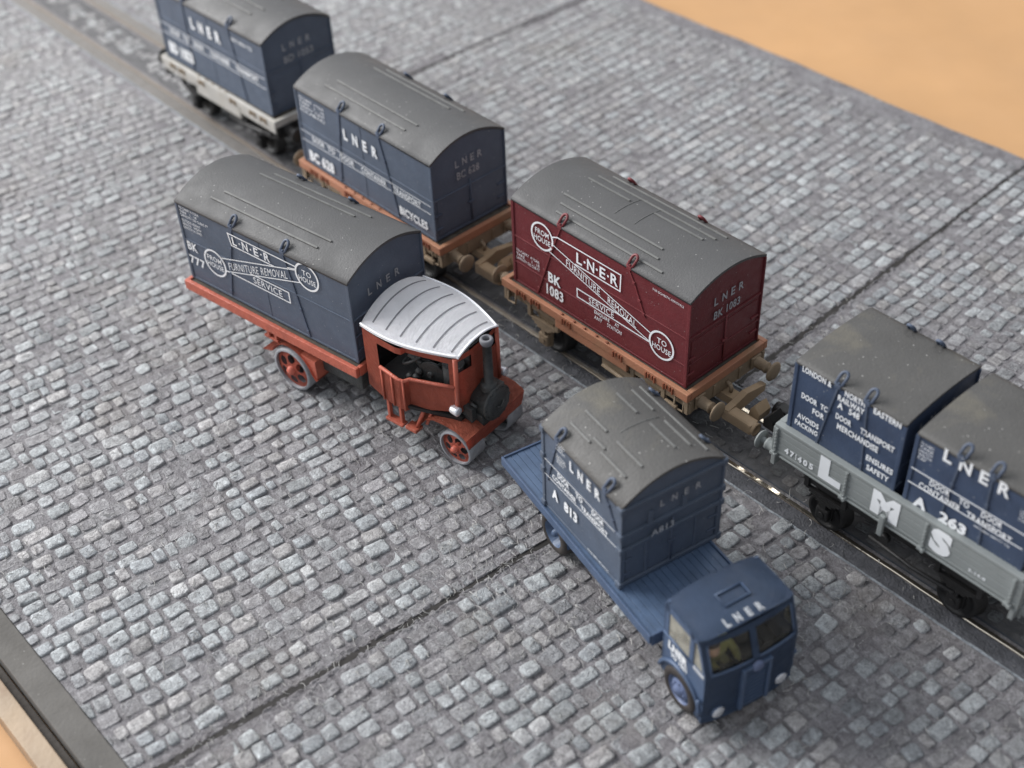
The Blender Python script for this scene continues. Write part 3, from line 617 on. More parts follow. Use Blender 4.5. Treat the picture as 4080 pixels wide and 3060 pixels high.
def open_wagon():
    root = thing('open_wagon', 'pale grey three plank open wagon with big white letters carrying two dark blue containers', 'wagon', 48.75, 0, 0, -.6, None)
    hl, hw = 17.15, 7.75; zf = 10.1
    m = M['greywagon']
    f = MB(); f.box(-hl+.5, hl-.5, -hw+.5, hw-.5, 9.2, 10.45); f.build('floor', M['darkfloor'], root)
    lv = [10.15, 10.62, 11.95, 12.95, 13.95, 14.35]
    for sy in (-1, 1):
        p = MB()
        for k, (a, b_) in enumerate(zip(lv, lv[1:])):
            y0, y1 = sorted((sy*(hw-.75), sy*(hw-(.02 if k else 0)))); p.box(-hl, hl, y0, y1, a+.03, b_-.03, bev=.07)
        y0, y1 = sorted((sy*(hw-.68), sy*(hw-.1))); p.box(-hl+.02, hl-.02, y0, y1, 10.2, 14.3)
        y0, y1 = sorted((sy*(hw-.85), sy*(hw+.08))); p.box(-hl-.05, hl+.05, y0, y1, 14.3, 14.75, bev=.12)
        q = p.build('side_planking', m, root)
        s_ = MB()
        for xx in (-16.8, -6.2, 5.0, 16.3):
            y0, y1 = sorted((sy*(hw-.05), sy*(hw+.2))); s_.box(xx-.22, xx+.22, y0, y1, 10.0, 14.2, bev=.06)
            for zz in (10.3, 11.1, 11.7, 12.3, 12.8, 13.4, 13.9): s_.cyl((xx, sy*(hw+.1), zz), (xx, sy*(hw+.34), zz), .13, n=8)
            s_.box(xx-.5, xx+.5, sy*(hw+.15)-.3, sy*(hw+.15)+.3, 9.75, 10.2, bev=.1); s_.cyl((xx+.3, sy*(hw+.3), 10.0), (xx+.3, sy*(hw+.6), 10.0), .22, n=10)
        y0, y1 = sorted((sy*(hw+.1), sy*(hw+.6))); s_.box(-.75, -.05, y0, y1, 8.2, 11.4, bev=.1)
        s_.build('ironwork', m, q)
        b = MB(); y0, y1 = sorted((sy*(hw-.2), sy*(hw-.9))); b.box(-hl, hl, y0, y1, 9.3, 10.05, bev=.1); y0, y1 = sorted((sy*(hw-.1), sy*(hw+.15))); b.box(-hl+1.2, hl-1.2, y0, y1, 9.75, 10.0, bev=.06)
        b.build('solebar', m, root)
    for sx in (-1, 1):
        e = MB()
        for a, b_ in zip(lv[:-1], lv[1:]):
            x0, x1 = sorted((sx*(hl-.7), sx*(hl+.02))); e.box(x0, x1, -hw+.76, hw-.76, a+.03, b_-.03, bev=.07)
        x0, x1 = sorted((sx*(hl-.8), sx*(hl+.1))); e.box(x0, x1, -hw+.86, hw-.86, 14.3, 14.75, bev=.12)
        for yy in (-3.2, 3.2):
            x0, x1 = sorted((sx*(hl), sx*(hl+.6))); e.prism([(yy-.45, 9.3), (yy+.45, 9.3), (yy+.35, 14.2), (yy-.35, 14.2)], 'x', x0, x1, bev=.08)
        for yy in (-7.3, 7.3):
            for zz in (10.4, 11.6, 12.6, 13.6): e.cyl((sx*hl, yy, zz), (sx*(hl+.35), yy, zz), .2, n=10)
            x0, x1 = sorted((sx*(hl), sx*(hl+.25))); e.box(x0, x1, yy-.45, yy+.45, 9.4, 14.1, bev=.08)
        e.build('end_planking', m, root)
        b = MB(); x0, x1 = sorted((sx*(hl-.5), sx*(hl+.1))); b.box(x0, x1, -hw, hw, 7.8, 9.7, bev=.1); b.build('headstock', m, root)
    rn = MB(); rn.tube([(-hl+1.0, -hw+4.6, 10.4), (-hl+1.0, -hw+4.6, 13.6), (-hl+.4, -hw+4.6, 14.6), (-hl, -hw+3.6, 14.9)], .3, 8); rn.build('lashing_ring', m, root)
    u = MB(); u.box(-13, 13, -6.2, -5.5, 7.0, 9.2); u.box(-13, 13, 5.5, 6.2, 7.0, 9.2); u.box(-13, 13, -2, 2, 6, 7.8)
    u.tube([(-2.2, -7.0, 5.6), (4, -7.3, 5.4), (10, -7.5, 6.0)], .28, 6); u.cyl((-.4, -7.0, 6.3), (-.4, -6.2, 6.3), .7, n=12)
    u.build('underframe', M['black'], root)
    for xx in (-9.6, 9.6): wheelset(root, xx, wr=2.8, m=M['black'], wm=M['black'], hw=6.3)
    buffers(root, hl+.1, 5.7, 8.4, m, r=1.3)
    for sx in (-1, 1): coupling(root, hl, sx, M['black'])
    t = MB(); F = Face(t, (-48.75, -hw-.04, 0), (1, 0, 0), (0, 0, 1))
    def strokes(pts, w): F.line(pts, w)
    def quad(p): t.poly([F.p(a, b_) for a, b_ in p])
    # heavy block letters as painted planks, each letter a few strokes
    for ch, a_, b_ in (('L', 38.6, 41.9), ('M', 46.3, 50.1), ('S', 54.4, 57.2)): F.text(ch, a_, b_, 11.0, 3.15, bold=.075)
    F.spread('471405', 33.4, 37.8, 11.05, .85, bold=.05); F.text('5-14-0', 59.7, 61.9, 11.05, .45, bold=.03)
    t.build('lettering', M['white'], root)
    return root
open_wagon()

# ------------------------------------------------------------------ spoked wheel used by the steam lorry
def holed_wheel(root, x, y, z, r, w, sy, nh, spin=0.0, double=False):
    t = MB(); t.lathe((x, y, z), (0, sy, 0), [(0, r*.88), (0.0, r*.97), (-.15, r), (-w+.15, r), (-w, r*.97), (-w, r*.86), (-w*.6, r*.86), (-.25, r*.88), (0, r*.88)], 44)
    ty = t.build('tyre', M['tyre'], None)
    d = MB(); R = r*.88; hr = R*.60
    # disc with round holes, built as a polar grid with the hole cells left out
    nr, na = 22, 120; yo = y-sy*.35; th = .45
    rad = [R*.02+(R*.98)*i/nr for i in range(nr+1)]
    holes = [(hr*math.cos(spin+2*PI*k/nh), hr*math.sin(spin+2*PI*k/nh)) for k in range(nh)]; hrad = R*(.225 if nh >= 6 else .25)
    def dish(q): return (.45*R*.3*(1-min(1, q/R*1.05)))  # hub side stands proud
    gv = [[d.bm.verts.new((x+q*math.cos(2*PI*k/na), yo+sy*(dish(q) - (.10 if q > R*.8 else 0)), z+q*math.sin(2*PI*k/na))) for k in range(na)] for q in rad]
    for i in range(nr):
        for k in range(na):
            q = (rad[i]+rad[i+1])/2; a = 2*PI*(k+.5)/na; px, pz = q*math.cos(a), q*math.sin(a)
            if any(math.hypot(px-hx, (pz-hz)) < hrad for hx, hz in holes): continue
            f = d.bm.faces.new([gv[i][k], gv[i][(k+1) % na], gv[i+1][(k+1) % na], gv[i+1][k]]); f.smooth = True
    bmesh.ops.solidify(d.bm, geom=list(d.bm.faces), thickness=th*.8)
    d.lathe((x, yo, z), (0, sy, 0), [(-.6, R*.22), (dish(0)+.1, R*.22), (dish(0)+.5, R*.17), (dish(0)+.55, 0)], 20)
    dk = d.build('wheel_disc', M['red_lt'], None)
    b = MB(); b.lathe((x, y, z), (0, sy, 0), [(-w*.55, 0), (-w*.55, r*.87)], 28, M['softblack']); bk = b.build('wheel_back', M['softblack'], None)  # flat dark disc backing the wheel holes
    wh = bpy.data.objects.new('wheel', None); COL.objects.link(wh); wh.parent = root
    for o in (ty, dk, bk): o.parent = wh
    return wh

# ------------------------------------------------------------------ steam lorry
def steam_lorry():
    a = math.radians(9.39); vc = -.6
    cx, cy = -35.68-vc*math.sin(a), -30.33+vc*math.cos(a)
    root = thing('steam_lorry', 'red steam lorry with a white cab roof and black chimney', 'lorry', cx, cy, 0, 9.39)
    red = M['red']
    b = MB(); b.box(-17.4, 17.3, -7.75, 7.75, 9.9, 10.3); b.build('bed', M['darkfloor'], root)
    s_ = MB()
    for sy in (-1, 1):
        y0, y1 = sorted((sy*7.85, sy*7.2)); s_.box(-17.4, 17.4, y0, y1, 9.0, 10.6, bev=.12)
    for x0 in (-17.45, 16.9): s_.box(x0, x0+.6, -7.15, 7.15, 9.0, 10.55, bev=.1)
    islands(s_, 'side_rail', red, root)
    c = MB()
    for sy in (-1, 1): c.box(-16.5, 34, sy*3-.5, sy*3+.5, 6.6, 9.0, bev=.1)
    for xx in (-15, -8, -1, 8, 14): c.box(xx-.4, xx+.4, -7, 7, 8.1, 9.0, bev=.08)
    c.box(8, 16, -5.8, 5.8, 4.6, 8.6, bev=.3)
    c.cyl((3.5, -6, 3.5), (3.5, 6, 3.5), .6, n=12); c.cyl((32.5, -5, 2.65), (32.5, 5, 2.65), .45, n=12)
    c.box(26, 34.5, -2.4, 2.4, 3.4, 6.6, bev=.3)
    c.build('chassis', M['softblack'], root)
    # rear mudguards
    for sy in (-1, 1):
        g = MB(); pts = []
        for k in range(15):
            t = math.radians(158-k*10.2); rr = 4.15
            pts.append((3.6+rr*math.cos(t), 3.6+rr*math.sin(t)))
        pts = [(-2.3, 4.6)]+pts+[(8.4, 3.6)]
        y0, y1 = sy*7.6, sy*3.6
        V = [(p[0], y0, p[1]) for p in pts]+[(p[0], y1, p[1]) for p in pts]; n = len(pts)
        g.faces(V, [(i, i+1, n+i+1, n+i) for i in range(n-1)], smooth=True)
        bmesh.ops.solidify(g.bm, geom=list(g.bm.faces), thickness=.4)
        g.prism([(5.6, 7.2), (8.4, 7.0), (8.4, 3.8), (7.6, 3.9), (7.0, 5.6)], 'y', min(sy*7.3, sy*4), max(sy*7.3, sy*4), bev=.1)
        g.box(-.9, -.4, min(sy*7.4, sy*6.6), max(sy*7.4, sy*6.6), 7.2, 9.2, bev=.08); g.box(.6, 1.1, min(sy*7.4, sy*6.6), max(sy*7.4, sy*6.6), 7.7, 9.2, bev=.08)
        g.box(-1.6, 1.2, min(sy*7.4, sy*6.8), max(sy*7.4, sy*6.8), 7.15, 7.55, bev=.1)
        g.build('mudguard', red, root)
    for sy in (-1, 1):
        holed_wheel(root, 3.6, sy*7.75, 3.55, 3.55, 4.6, sy, 6, .5); holed_wheel(root, 32.5, sy*5.75, 2.75, 2.75, 3.2, sy, 6, .2)
    # cab sides: outline (u, half width)
    for sy in (-1, 1):
        g = MB()
        def wall(pl, z0f, z1f, th=.5):
            n = len(pl); V = []
            for (u, h) in pl: V += [(u, sy*h, z0f(u)), (u, sy*h, z1f(u))]
            g.faces(V, [(2*i, 2*i+2, 2*i+3, 2*i+1) for i in range(n-1)])
        st = [(18.2, 6.45), (19.5, 6.6), (21.0, 6.75), (22.6, 6.85), (24.4, 6.95), (25.3, 6.75), (25.45, 6.05), (27.2, 5.7), (29.2, 5.2), (31.2, 4.75), (32.4, 4.4)]
        bot = lambda u: 7.6-(u-18.2)*.27 if u < 21.8 else (6.6 if u < 25.6 else 6.6+(u-25.6)*.28)
        topw = lambda u: (15.8 if u < 20.7 else 12.4-(u-21)*.14 if u < 24.8 else 11.9 if u < 25.5 else 11.9+(u-25.5)*.13)
        eav = lambda u: 17.5
        head = lambda u: 16.3+(u-20)*.03
        wall([p for p in st if p[0] <= 21.1], bot, eav)
        wall([p for p in st if p[0] >= 21.0], bot, topw)
        wall([p for p in st if p[0] >= 21.0], head, eav)
        wall([(31.6, 4.65), (32.4, 4.4)], lambda u: 11, eav)
        bmesh.ops.solidify(g.bm, geom=list(g.bm.faces), thickness=.42)
        g.tube([(21.1, sy*6.8, 12.4), (24.4, sy*7.0, 11.95), (25.2, sy*6.85, 11.9), (25.7, sy*6.1, 12.0), (29.2, sy*5.3, 12.45), (32.3, sy*4.5, 12.85)], .26, 8)
        for u, h in ((21.3, 6.87), (23.2, 7.0), (25.2, 6.95)): g.tube([(u, sy*h, 6.7), (u, sy*h, 12.2)], .15, 6)
        g.tube([(32.4, sy*4.35, 8.5), (32.4, sy*4.2, 17.5)], .34, 10)
        g.build('cab_side', red, root)
    ln = MB()     # black sheets added behind the cab walls so the inside reads dark
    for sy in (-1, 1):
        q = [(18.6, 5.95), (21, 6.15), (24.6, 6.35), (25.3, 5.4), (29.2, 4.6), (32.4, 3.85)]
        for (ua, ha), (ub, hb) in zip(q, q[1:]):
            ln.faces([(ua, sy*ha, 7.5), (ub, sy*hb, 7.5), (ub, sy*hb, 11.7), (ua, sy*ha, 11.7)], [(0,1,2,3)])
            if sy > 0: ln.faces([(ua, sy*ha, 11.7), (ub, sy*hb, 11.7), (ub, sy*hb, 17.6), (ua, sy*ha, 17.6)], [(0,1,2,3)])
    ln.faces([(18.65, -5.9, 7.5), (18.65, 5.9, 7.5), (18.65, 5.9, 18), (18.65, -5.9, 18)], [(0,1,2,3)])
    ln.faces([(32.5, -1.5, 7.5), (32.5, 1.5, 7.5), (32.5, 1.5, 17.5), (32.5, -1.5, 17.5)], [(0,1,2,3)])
    ln.build('cab_dark_sheet', M['black'], root)
    f = MB()
    # cab front: two splayed panels meeting behind the chimney, opening above
    for sy in (-1, 1):
        f.faces([(32.4, sy*4.3, 8), (33.0, sy*1.2, 8), (33.0, sy*1.2, 14.9), (32.4, sy*4.3, 14.9)], [(0,1,2,3)])
        f.faces([(32.4, sy*4.3, 16.8), (33.0, sy*1.2, 16.8), (33.0, sy*1.2, 17.7), (32.4, sy*4.3, 17.5)], [(0,1,2,3)])
        f.faces([(32.9, sy*1.6, 13.3), (33.0, sy*1.2, 13.3), (33.0, sy*1.2, 16.9), (32.9, sy*1.6, 16.9)], [(0,1,2,3)])
    f.faces([(33.0, -1.2, 8), (33.0, 1.2, 8), (33.0, 1.2, 17.8), (33.0, -1.2, 17.8)], [(0,1,2,3)])
    bmesh.ops.solidify(f.bm, geom=list(f.bm.faces), thickness=.4)
    f.box(18.0, 18.5, -6.2, 6.2, 7.8, 17.7, bev=.1)
    f.build('cab_front', red, root)
    fl = MB(); fl.prism([(18.3, -6.3), (25.3, -6.6), (32.8, -4.3), (32.8, 4.3), (25.3, 6.6), (18.3, 6.3)], 'z', 6.9, 7.4); fl.build('cab_floor', M['black'], root)
    # barrel roof: wide and bulging at the rear, narrow at the front
    r = MB(); nu, nv = 18, 24; U = [17.9+(32.9-17.9)*i/nu for i in range(nu+1)]
    def hwid(u):
        t = (u-17.9)/15.0; return 6.5+(4.1-6.5)*t+1.35*math.sin(PI*t)*(1-.15*t)
    def rz(u, v): t = (u-17.9)/15.0; return 17.7+(2.5-1.5*t**1.3)*(1-abs(v)**2.1)
    g = [[r.bm.verts.new((u, -hwid(u)+2*hwid(u)*j/nv, rz(u, -1+2*j/nv))) for j in range(nv+1)] for u in U]
    for i in range(nu):
        for j in range(nv):
            q = r.bm.faces.new([g[i][j], g[i+1][j], g[i+1][j+1], g[i][j+1]]); q.smooth = True
    bmesh.ops.solidify(r.bm, geom=list(r.bm.faces), thickness=.45)
    for sy in (-1, 1): r.tube([(u, sy*(hwid(u)-.2), rz(u, .96)+.08) for u in U], .16, 8)
    r.tube([(32.8, hwid(32.8)*v, rz(32.8, v)+.02) for v in [-1+i/8 for i in range(17)]], .16, 8)
    rf = r.build('cab_roof', M['cabwhite'], root)
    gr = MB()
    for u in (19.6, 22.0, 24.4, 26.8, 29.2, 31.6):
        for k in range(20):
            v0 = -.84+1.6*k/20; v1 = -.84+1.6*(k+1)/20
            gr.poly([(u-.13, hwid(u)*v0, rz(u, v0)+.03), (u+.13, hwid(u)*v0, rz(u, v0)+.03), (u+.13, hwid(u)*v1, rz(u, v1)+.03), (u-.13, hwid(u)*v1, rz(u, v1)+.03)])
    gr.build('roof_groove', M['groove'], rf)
    # smokebox and chimney
    bo = MB(); bo.lathe((31.8, 0, 8.6), (1, 0, 0), [(0, 0), (0, 2.5), (3.3, 2.5), (3.45, 2.65), (3.75, 2.65), (3.8, 2.35), (4.05, 2.2), (4.2, 1.2), (4.25, 0)], 40)
    for ang in range(0, 360, 30): bo.cyl((35.5, 2.45*math.cos(math.radians(ang)), 8.6+2.45*math.sin(math.radians(ang))), (35.72, 2.45*math.cos(math.radians(ang)), 8.6+2.45*math.sin(math.radians(ang))), .14, n=6)
    bo.box(31.5, 35, -2.6, 2.6, 5.2, 7.6, bev=.3); bo.tube([(33, -2.3, 9.2), (33.6, -2.9, 9.4), (34.4, -2.8, 9.2)], .22, 8); bo.tube([(36.1, -.7, 8.6), (36.2, 0, 8.2), (36.1, .7, 8.9)], .13, 6)
    bl = bo.build('smokebox', M['softblack'], root)
    ch = MB(); ch.lathe((34.3, 0, 10.8), (0, 0, 1), [(-.3, 1.35), (.45, 1.2), (.9, 1.12), (1.0, .66), (7.3, .62), (7.35, .74), (7.6, .86), (7.9, .93), (8.15, .9), (8.3, .8), (8.3, .5), (7.6, .45), (7.0, .42)], 30,
              mats=[M['softblack']]*4+[M['softblack']]+[M['groove']]*7)
    ch.build('chimney', M['softblack'], root)
    # front fenders and apron
    fe = MB(); prof = [(25.0, 3.3), (26.0, 3.5), (27.0, 4.6), (28.0, 6.0), (29.4, 6.75), (31.4, 6.95), (33.4, 6.8), (34.7, 6.3), (35.1, 5.9)]
    for y0, y1 in ((-6.3, -2.5), (2.5, 6.3)):
        n = len(prof); V = [(p[0], y0, p[1]) for p in prof]+[(p[0], y1, p[1]) for p in prof]
        fe.faces(V, [(i, i+1, n+i+1, n+i) for i in range(n-1)], M['red_gunge'], smooth=True)
    fe.faces([(35.1, -6.3, 5.9), (35.1, 6.3, 5.9), (35.0, 5.6, 3.6), (35.0, -5.6, 3.6)], [(0,1,2,3)], red)
    bmesh.ops.solidify(fe.bm, geom=list(fe.bm.faces), thickness=.38)
    for sy in (-1, 1):
        y0, y1 = sorted((sy*6.9, sy*5.4)); fe.box(24.6, 26.6, y0, y1, 3.0, 3.55, red, bev=.15)
        fe.tube([(26.1, sy*5.9, 3.5), (27.2, sy*5.4, 6.9)], .32, 8, red); fe.tube([(27.6, sy*5.6, 4.6), (28.6, sy*5.0, 7.6)], .25, 8, red)
    fe.build('front_fender', red, root)
    for sy in (-1, 1):
        st_ = MB()
        for xx in (21.6, 23.8): st_.box(xx-.22, xx+.22, sy*6.4-.3, sy*6.4+.3, 3.4, 6.9, bev=.08)
        y0, y1 = sorted((sy*7.1, sy*5.9)); st_.box(21.2, 24.3, y0, y1, 3.1, 3.5, bev=.1)
        st_.build('step', red, root)
        h = MB(); h.lathe((31.7, sy*5.0, 9.2), (1, 0, 0), [(0, 0), (0, .4), (.25, .55), (1.1, .64), (1.4, .64), (1.45, .52), (1.5, 0)], 22); h.box(31.9, 32.5, sy*4.6-.3, sy*4.6+.3, 8.7, 9.6)
        h.build('headlamp', M['silver'], root)
    # engine, flywheel and steering inside the cab
    e = MB(); e.cyl((27.6, -3.9, 12.3), (27.5, -3.5, 12.3), 1.9, n=30); e.cyl((27.6, -4.3, 12.3), (27.5, -1.6, 12.3), .4, n=10)
    e.cyl((30.2, -2.2, 8), (30.2, -2.2, 14.4), 1.5, n=24); e.tube([(24.2, -4.2, 14.4), (25.4, -4.0, 13.8), (26.2, -3.4, 12.2), (26.8, -3.2, 11.2)], .4, 8)
    e.tube([(24.4+1.4*math.cos(t), -3.6+1.4*math.sin(t), 13.4+.9*math.cos(t)) for t in [2*PI*i/20 for i in range(21)]], .22, 8)
    for q in ((24.8, -5.0, 11.4), (25.8, -4.8, 11.6), (26.0, -4.4, 12.4)): e.lathe(q, (0, 0, 1), [(-.5, 0), (-.4, .5), (.2, .55), (.5, .3), (.55, 0)], 12)
    e.box(19.5, 24, -5.5, 5.5, 7.4, 10.2, bev=.3); e.lathe((30.5, 1.5, 7.4), (0, 0, 1), [(0, 2.4), (7.5, 2.4), (8.2, 1.8), (8.4, 0)], 28)
    e.build('engine', M['softblack'], root)
    return root
steam_lorry()

# ------------------------------------------------------------------ blue flatbed truck
def truck():
    a = math.radians(-12.5); vc = -.85
    cx, cy = 25.53-vc*math.sin(a), -26.99+vc*math.cos(a)
    root = thing('flatbed_truck', 'blue flatbed truck with a rounded cab and white lettering above the windscreen', 'truck', cx, cy, 0, -12.5)
    m = M['truck']; zb = 7.45
    b = MB()
    for i in range(15):
        y0 = -6.85+i*13.7/15; b.box(-17.2, 15.9, y0+.02, y0+13.7/15-.02, zb-.5, zb+random.uniform(-.03, .03), bev=.05)
    b.box(-17.2, 15.9, -6.85, 6.85, zb-.6, zb-.12)
    b.build('bed', M['bedblue'], root)
    r = MB()
    for sy in (-1, 1):
        y0, y1 = sorted((sy*7.2, sy*6.88)); r.box(-17.5, 16.1, y0, y1, zb-1.15, zb+.22, bev=.08)
    r.box(-17.5, -17.2, -6.86, 6.86, zb-1.15, zb+.22, bev=.08); r.box(15.9, 16.2, -6.86, 6.86, zb-1.6, zb+.3, bev=.08)
    islands(r, 'side_rail', m, root)
    c = MB()
    for sy in (-1, 1): c.box(-16, 20, sy*2.6-.5, sy*2.6+.5, 4.4, 6.3, bev=.1)
    for xx in (-15, -11, -2, 3, 8, 13): c.box(xx-.4, xx+.4, -6.4, 6.4, 5.9, 6.8, bev=.08)
    c.cyl((-6.3, -5.5, 3.0), (-6.3, 5.5, 3.0), .6, n=12); c.cyl((20.9, -5.0, 3.0), (20.9, 5.0, 3.0), .5, n=12); c.box(3, 7, -5.6, -3.4, 3, 5.8, bev=.3); c.box(3, 9, 3.4, 5.6, 3, 5.8, bev=.3)
    c.build('chassis', M['truck'], root)
    for (xx, yo, dbl) in ((-6.3, 6.35, 1), (20.9, 6.5, 0)):
        for sy in (-1, 1):
            wr = 3.0; w = MB(); wd = 3.2 if dbl else 1.9
            w.lathe((xx, sy*yo, wr), (0, sy, 0), [(-.2, wr*.60), (0, wr*.64), (.02, wr*.86), (-.2, wr*.97), (-.5, wr), (-wd+.4, wr), (-wd, wr*.9), (-wd, wr*.56), (-.6, wr*.56), (-.2, wr*.60)], 44)
            wh = bpy.data.objects.new('wheel', None); COL.objects.link(wh); wh.parent = root
            w.build('tyre', M['rubber'], wh)
            h = MB()
            if dbl: h.lathe((xx, sy*yo, wr), (0, sy, 0), [(-.05, wr*.63), (-.2, wr*.58), (-1.2, wr*.52), (-1.3, wr*.2), (-.2, wr*.16), (0, wr*.1), (.02, 0)], 36)
            else:
                h.lathe((xx, sy*yo, wr), (0, sy, 0), [(-.05, wr*.63), (-.15, wr*.60), (-.45, wr*.55), (-.35, wr*.5), (-.1, wr*.42), (-.05, wr*.25), (.25, wr*.2), (.3, 0)], 36)
                for k in range(8): h.cyl((xx+wr*.34*math.cos(k*PI/4), sy*(yo-.15), wr+wr*.34*math.sin(k*PI/4)), (xx+wr*.34*math.cos(k*PI/4), sy*(yo+.05), wr+wr*.34*math.sin(k*PI/4)), .15, n=8)
            h.build('wheel_rim', M['rim'] if not dbl else M['truck'], wh)
    for sy in (-1, 1):
        g = MB(); pts = [(-6.3+3.55*math.cos(t), 3.0+3.55*math.sin(t)) for t in [math.radians(175-k*13) for k in range(14)]]
        n = len(pts); V = [(p[0], sy*6.3, p[1]) for p in pts]+[(p[0], sy*3.0, p[1]) for p in pts]
        g.faces(V, [(i, i+1, n+i+1, n+i) for i in range(n-1)], smooth=True); bmesh.ops.solidify(g.bm, geom=list(g.bm.faces), thickness=.3)
        g.build('mudguard', m, root)
    # cab --------------------------------------------------
    HW = 6.25
    def front_u(v, z):          # bowed front, leaning back above the waist
        k = abs(v)/HW; base = 25.85-.6*k**2.2-.35*max(0, k-.86)*5
        if z > 9.6: base -= (z-9.6)*.34
        if z < 4: base -= (4-z)*.06
        return base
    zl = [1.4, 3.0, 5.0, 7.0, 8.6, 9.6, 9.95, 11.2, 12.6, 13.6, 14.4]
    vs_ = [-1, -.985, -.94, -.90, -.75, -.5, -.25, -.07, .07, .25, .5, .75, .90, .94, .985, 1]
    sh = MB(); g = [[sh.bm.verts.new((front_u(v*HW, z), v*(HW-.0)-(.12*v*max(0, z-9.6)/4), z)) for v in vs_] for z in zl]
    for i in range(len(zl)-1):
        for j in range(len(vs_)-1):
            if 6 <= i <= 8 and ((3 <= j <= 6) or (8 <= j <= 11)): continue
            q = sh.bm.faces.new([g[i][j], g[i][j+1], g[i+1][j+1], g[i+1][j]]); q.smooth = True
    bmesh.ops.solidify(sh.bm, geom=list(sh.bm.faces), thickness=.32)
    sh.build('cab_front', m, root)
    for sy in (-1, 1):
        q = MB(); ya, yb = sorted((sy*HW, sy*(HW-.32)))
        xf = lambda z: front_u(HW, z)+.02
        # lower panel with wheel arch cut into it
        arch = [(20.9+3.65*math.cos(t), 3.0+3.65*math.sin(t)) for t in [math.radians(-15+k*15) for k in range(14)]]
        prof = [(xf(1.4), 1.4), (25.0, 1.4)]+arch+[(17.35, 3.6), (17.35, 9.7), (xf(9.7), 9.7), (xf(7), 7), (xf(4), 4)]
        q.prism(prof, 'y', ya, yb)
        ar = [(20.9+3.75*math.cos(t), sy*(HW+.1), 3.0+3.5*math.sin(t)) for t in [math.radians(-5+k*12.5) for k in range(15)]]
        q.tube(ar, .28, 8)
        in2 = .12*4.6/4
        q.box(17.35, 18.2, ya, yb, 9.7, 14.4); q.box(17.35, 22.6, ya, yb, 13.5, 14.4); q.prism([(22.0, 9.7), (22.7, 9.7), (22.7, 14.4), (22.0, 14.4)], 'y', ya, yb)
        q.prism([(xf(9.7)-.35, 9.7), (xf(9.7), 9.7), (xf(14.4), 14.4), (xf(14.4)-.4, 14.4)], 'y', ya, yb); q.prism([(22.6, 13.6), (xf(13.6), 13.6), (xf(14.4), 14.4), (22.6, 14.4)], 'y', ya, yb)
        q.tube([(17.4, sy*(HW+.02), 9.7), (22.4, sy*(HW+.02), 9.7)], .16, 6); q.box(17.3, 17.55, -HW if sy < 0 else 0, 0 if sy < 0 else HW, 3.6, 14.4)
        q.cyl((24.6, sy*HW, 5.2), (24.6, sy*(HW+.55), 5.2), .3, n=12)
        d = q.build('cab_side', m, root)
        gl = MB(); gl.box(18.1, 22.1, sy*(HW-.12)-.04, sy*(HW-.12)+.04, 9.65, 13.6)
        gl.prism([(22.6, 9.65), (xf(9.7)-.3, 9.65), (xf(13.6)-.3, 13.65), (22.6, 13.65)], 'y', sy*(HW-.2)-.04, sy*(HW-.2)+.04); gl.build('side_window', M['glass_side'], root)
        wl = MB(); wl.box(22.9, 24.8, sy*(HW+.02)-.06, sy*(HW+.02)+.06, 9.25, 9.7, bev=.04); wl.build('window_ledge', M['silver'], root)
    for s0 in (-1, 1):
        gl = MB(); V = []
        for z in (9.9, 13.65):
            for v in (.07, .25, .5, .75, .92): V.append((front_u(s0*v*HW, z)-.18, s0*v*(HW-.05), z))
        gl.faces(V, [(i, i+1, 6+i, 5+i) for i in range(4)], smooth=True); gl.build('windscreen', M['glass'], root)
        fr = MB(); fr.tube([(front_u(s0*v*HW, 9.95)+.02, s0*v*HW, 9.95) for v in (.07, .25, .5, .75, .9)], .16, 6); fr.tube([(front_u(s0*.9*HW, z)+.02, s0*.9*(HW-.1), z) for z in (9.95, 11, 12.5, 13.6)], .14, 6)
        fr.build('windscreen_frame', m, root)
    # domed roof with turned-down front visor
    rf = MB(); nu, nv = 14, 20
    def rp(i, j):
        t = i/nu; v = -1+2*j/nv; fu = front_u(v*HW, 14.4)+.15; u = 17.2+(fu-17.2)*t
        z = 14.4+.95*(1-abs(v)**2.3) - .22*(max(0, t-.75)/.25)**2*(1-abs(v)**6)
        return (u, v*(HW-.02), z)
    g = [[rf.bm.verts.new(rp(i, j)) for j in range(nv+1)] for i in range(nu+1)]
    for i in range(nu):
        for j in range(nv):
            q = rf.bm.faces.new([g[i][j], g[i+1][j], g[i+1][j+1], g[i][j+1]]); q.smooth = True
    bmesh.ops.solidify(rf.bm, geom=list(rf.bm.faces), thickness=.35)
    roof = rf.build('cab_roof', m, root)
    ht = MB(); ht.tube([(20.0, 1.7, 15.45), (20.0, -1.7, 15.45), (21.7, -1.7, 15.45), (21.7, 1.7, 15.45), (20.0, 1.7, 15.45)], .13, 6); ht.build('roof_hatch', m, roof)
    rv = MB(); rv.box(17.35, 17.6, -6.1, 6.1, 14.2, 14.6); rv.build('cab_back', m, root)
    # relief letters on the visor
    lt = MB()
    z0 = 14.78
    fv = Face(lt, (24.1, -3.2, 15.42), (0, 1, 0), (-1, 0, .12)); fv.spread('LNER', 0, 5.0, 0, 1.0, bold=.05)
    vsn = list(lt.bm.faces); bmesh.ops.solidify(lt.bm, geom=vsn, thickness=.18)
    lt.build('lettering', M['white'], root)
    l2 = MB(); F = Face(l2, (0, -HW-.05, 0), (1, 0, 0), (0, 0, 1)); F.text('LNER', 18.4, 21.9, 8.0, 1.15, bold=.06); F.text('VD 1501', 18.9, 21.9, 7.0, .7, bold=.05); l2.build('lettering', M['white'], root)
    # radiator panel, badge, lamps
    gp = MB()
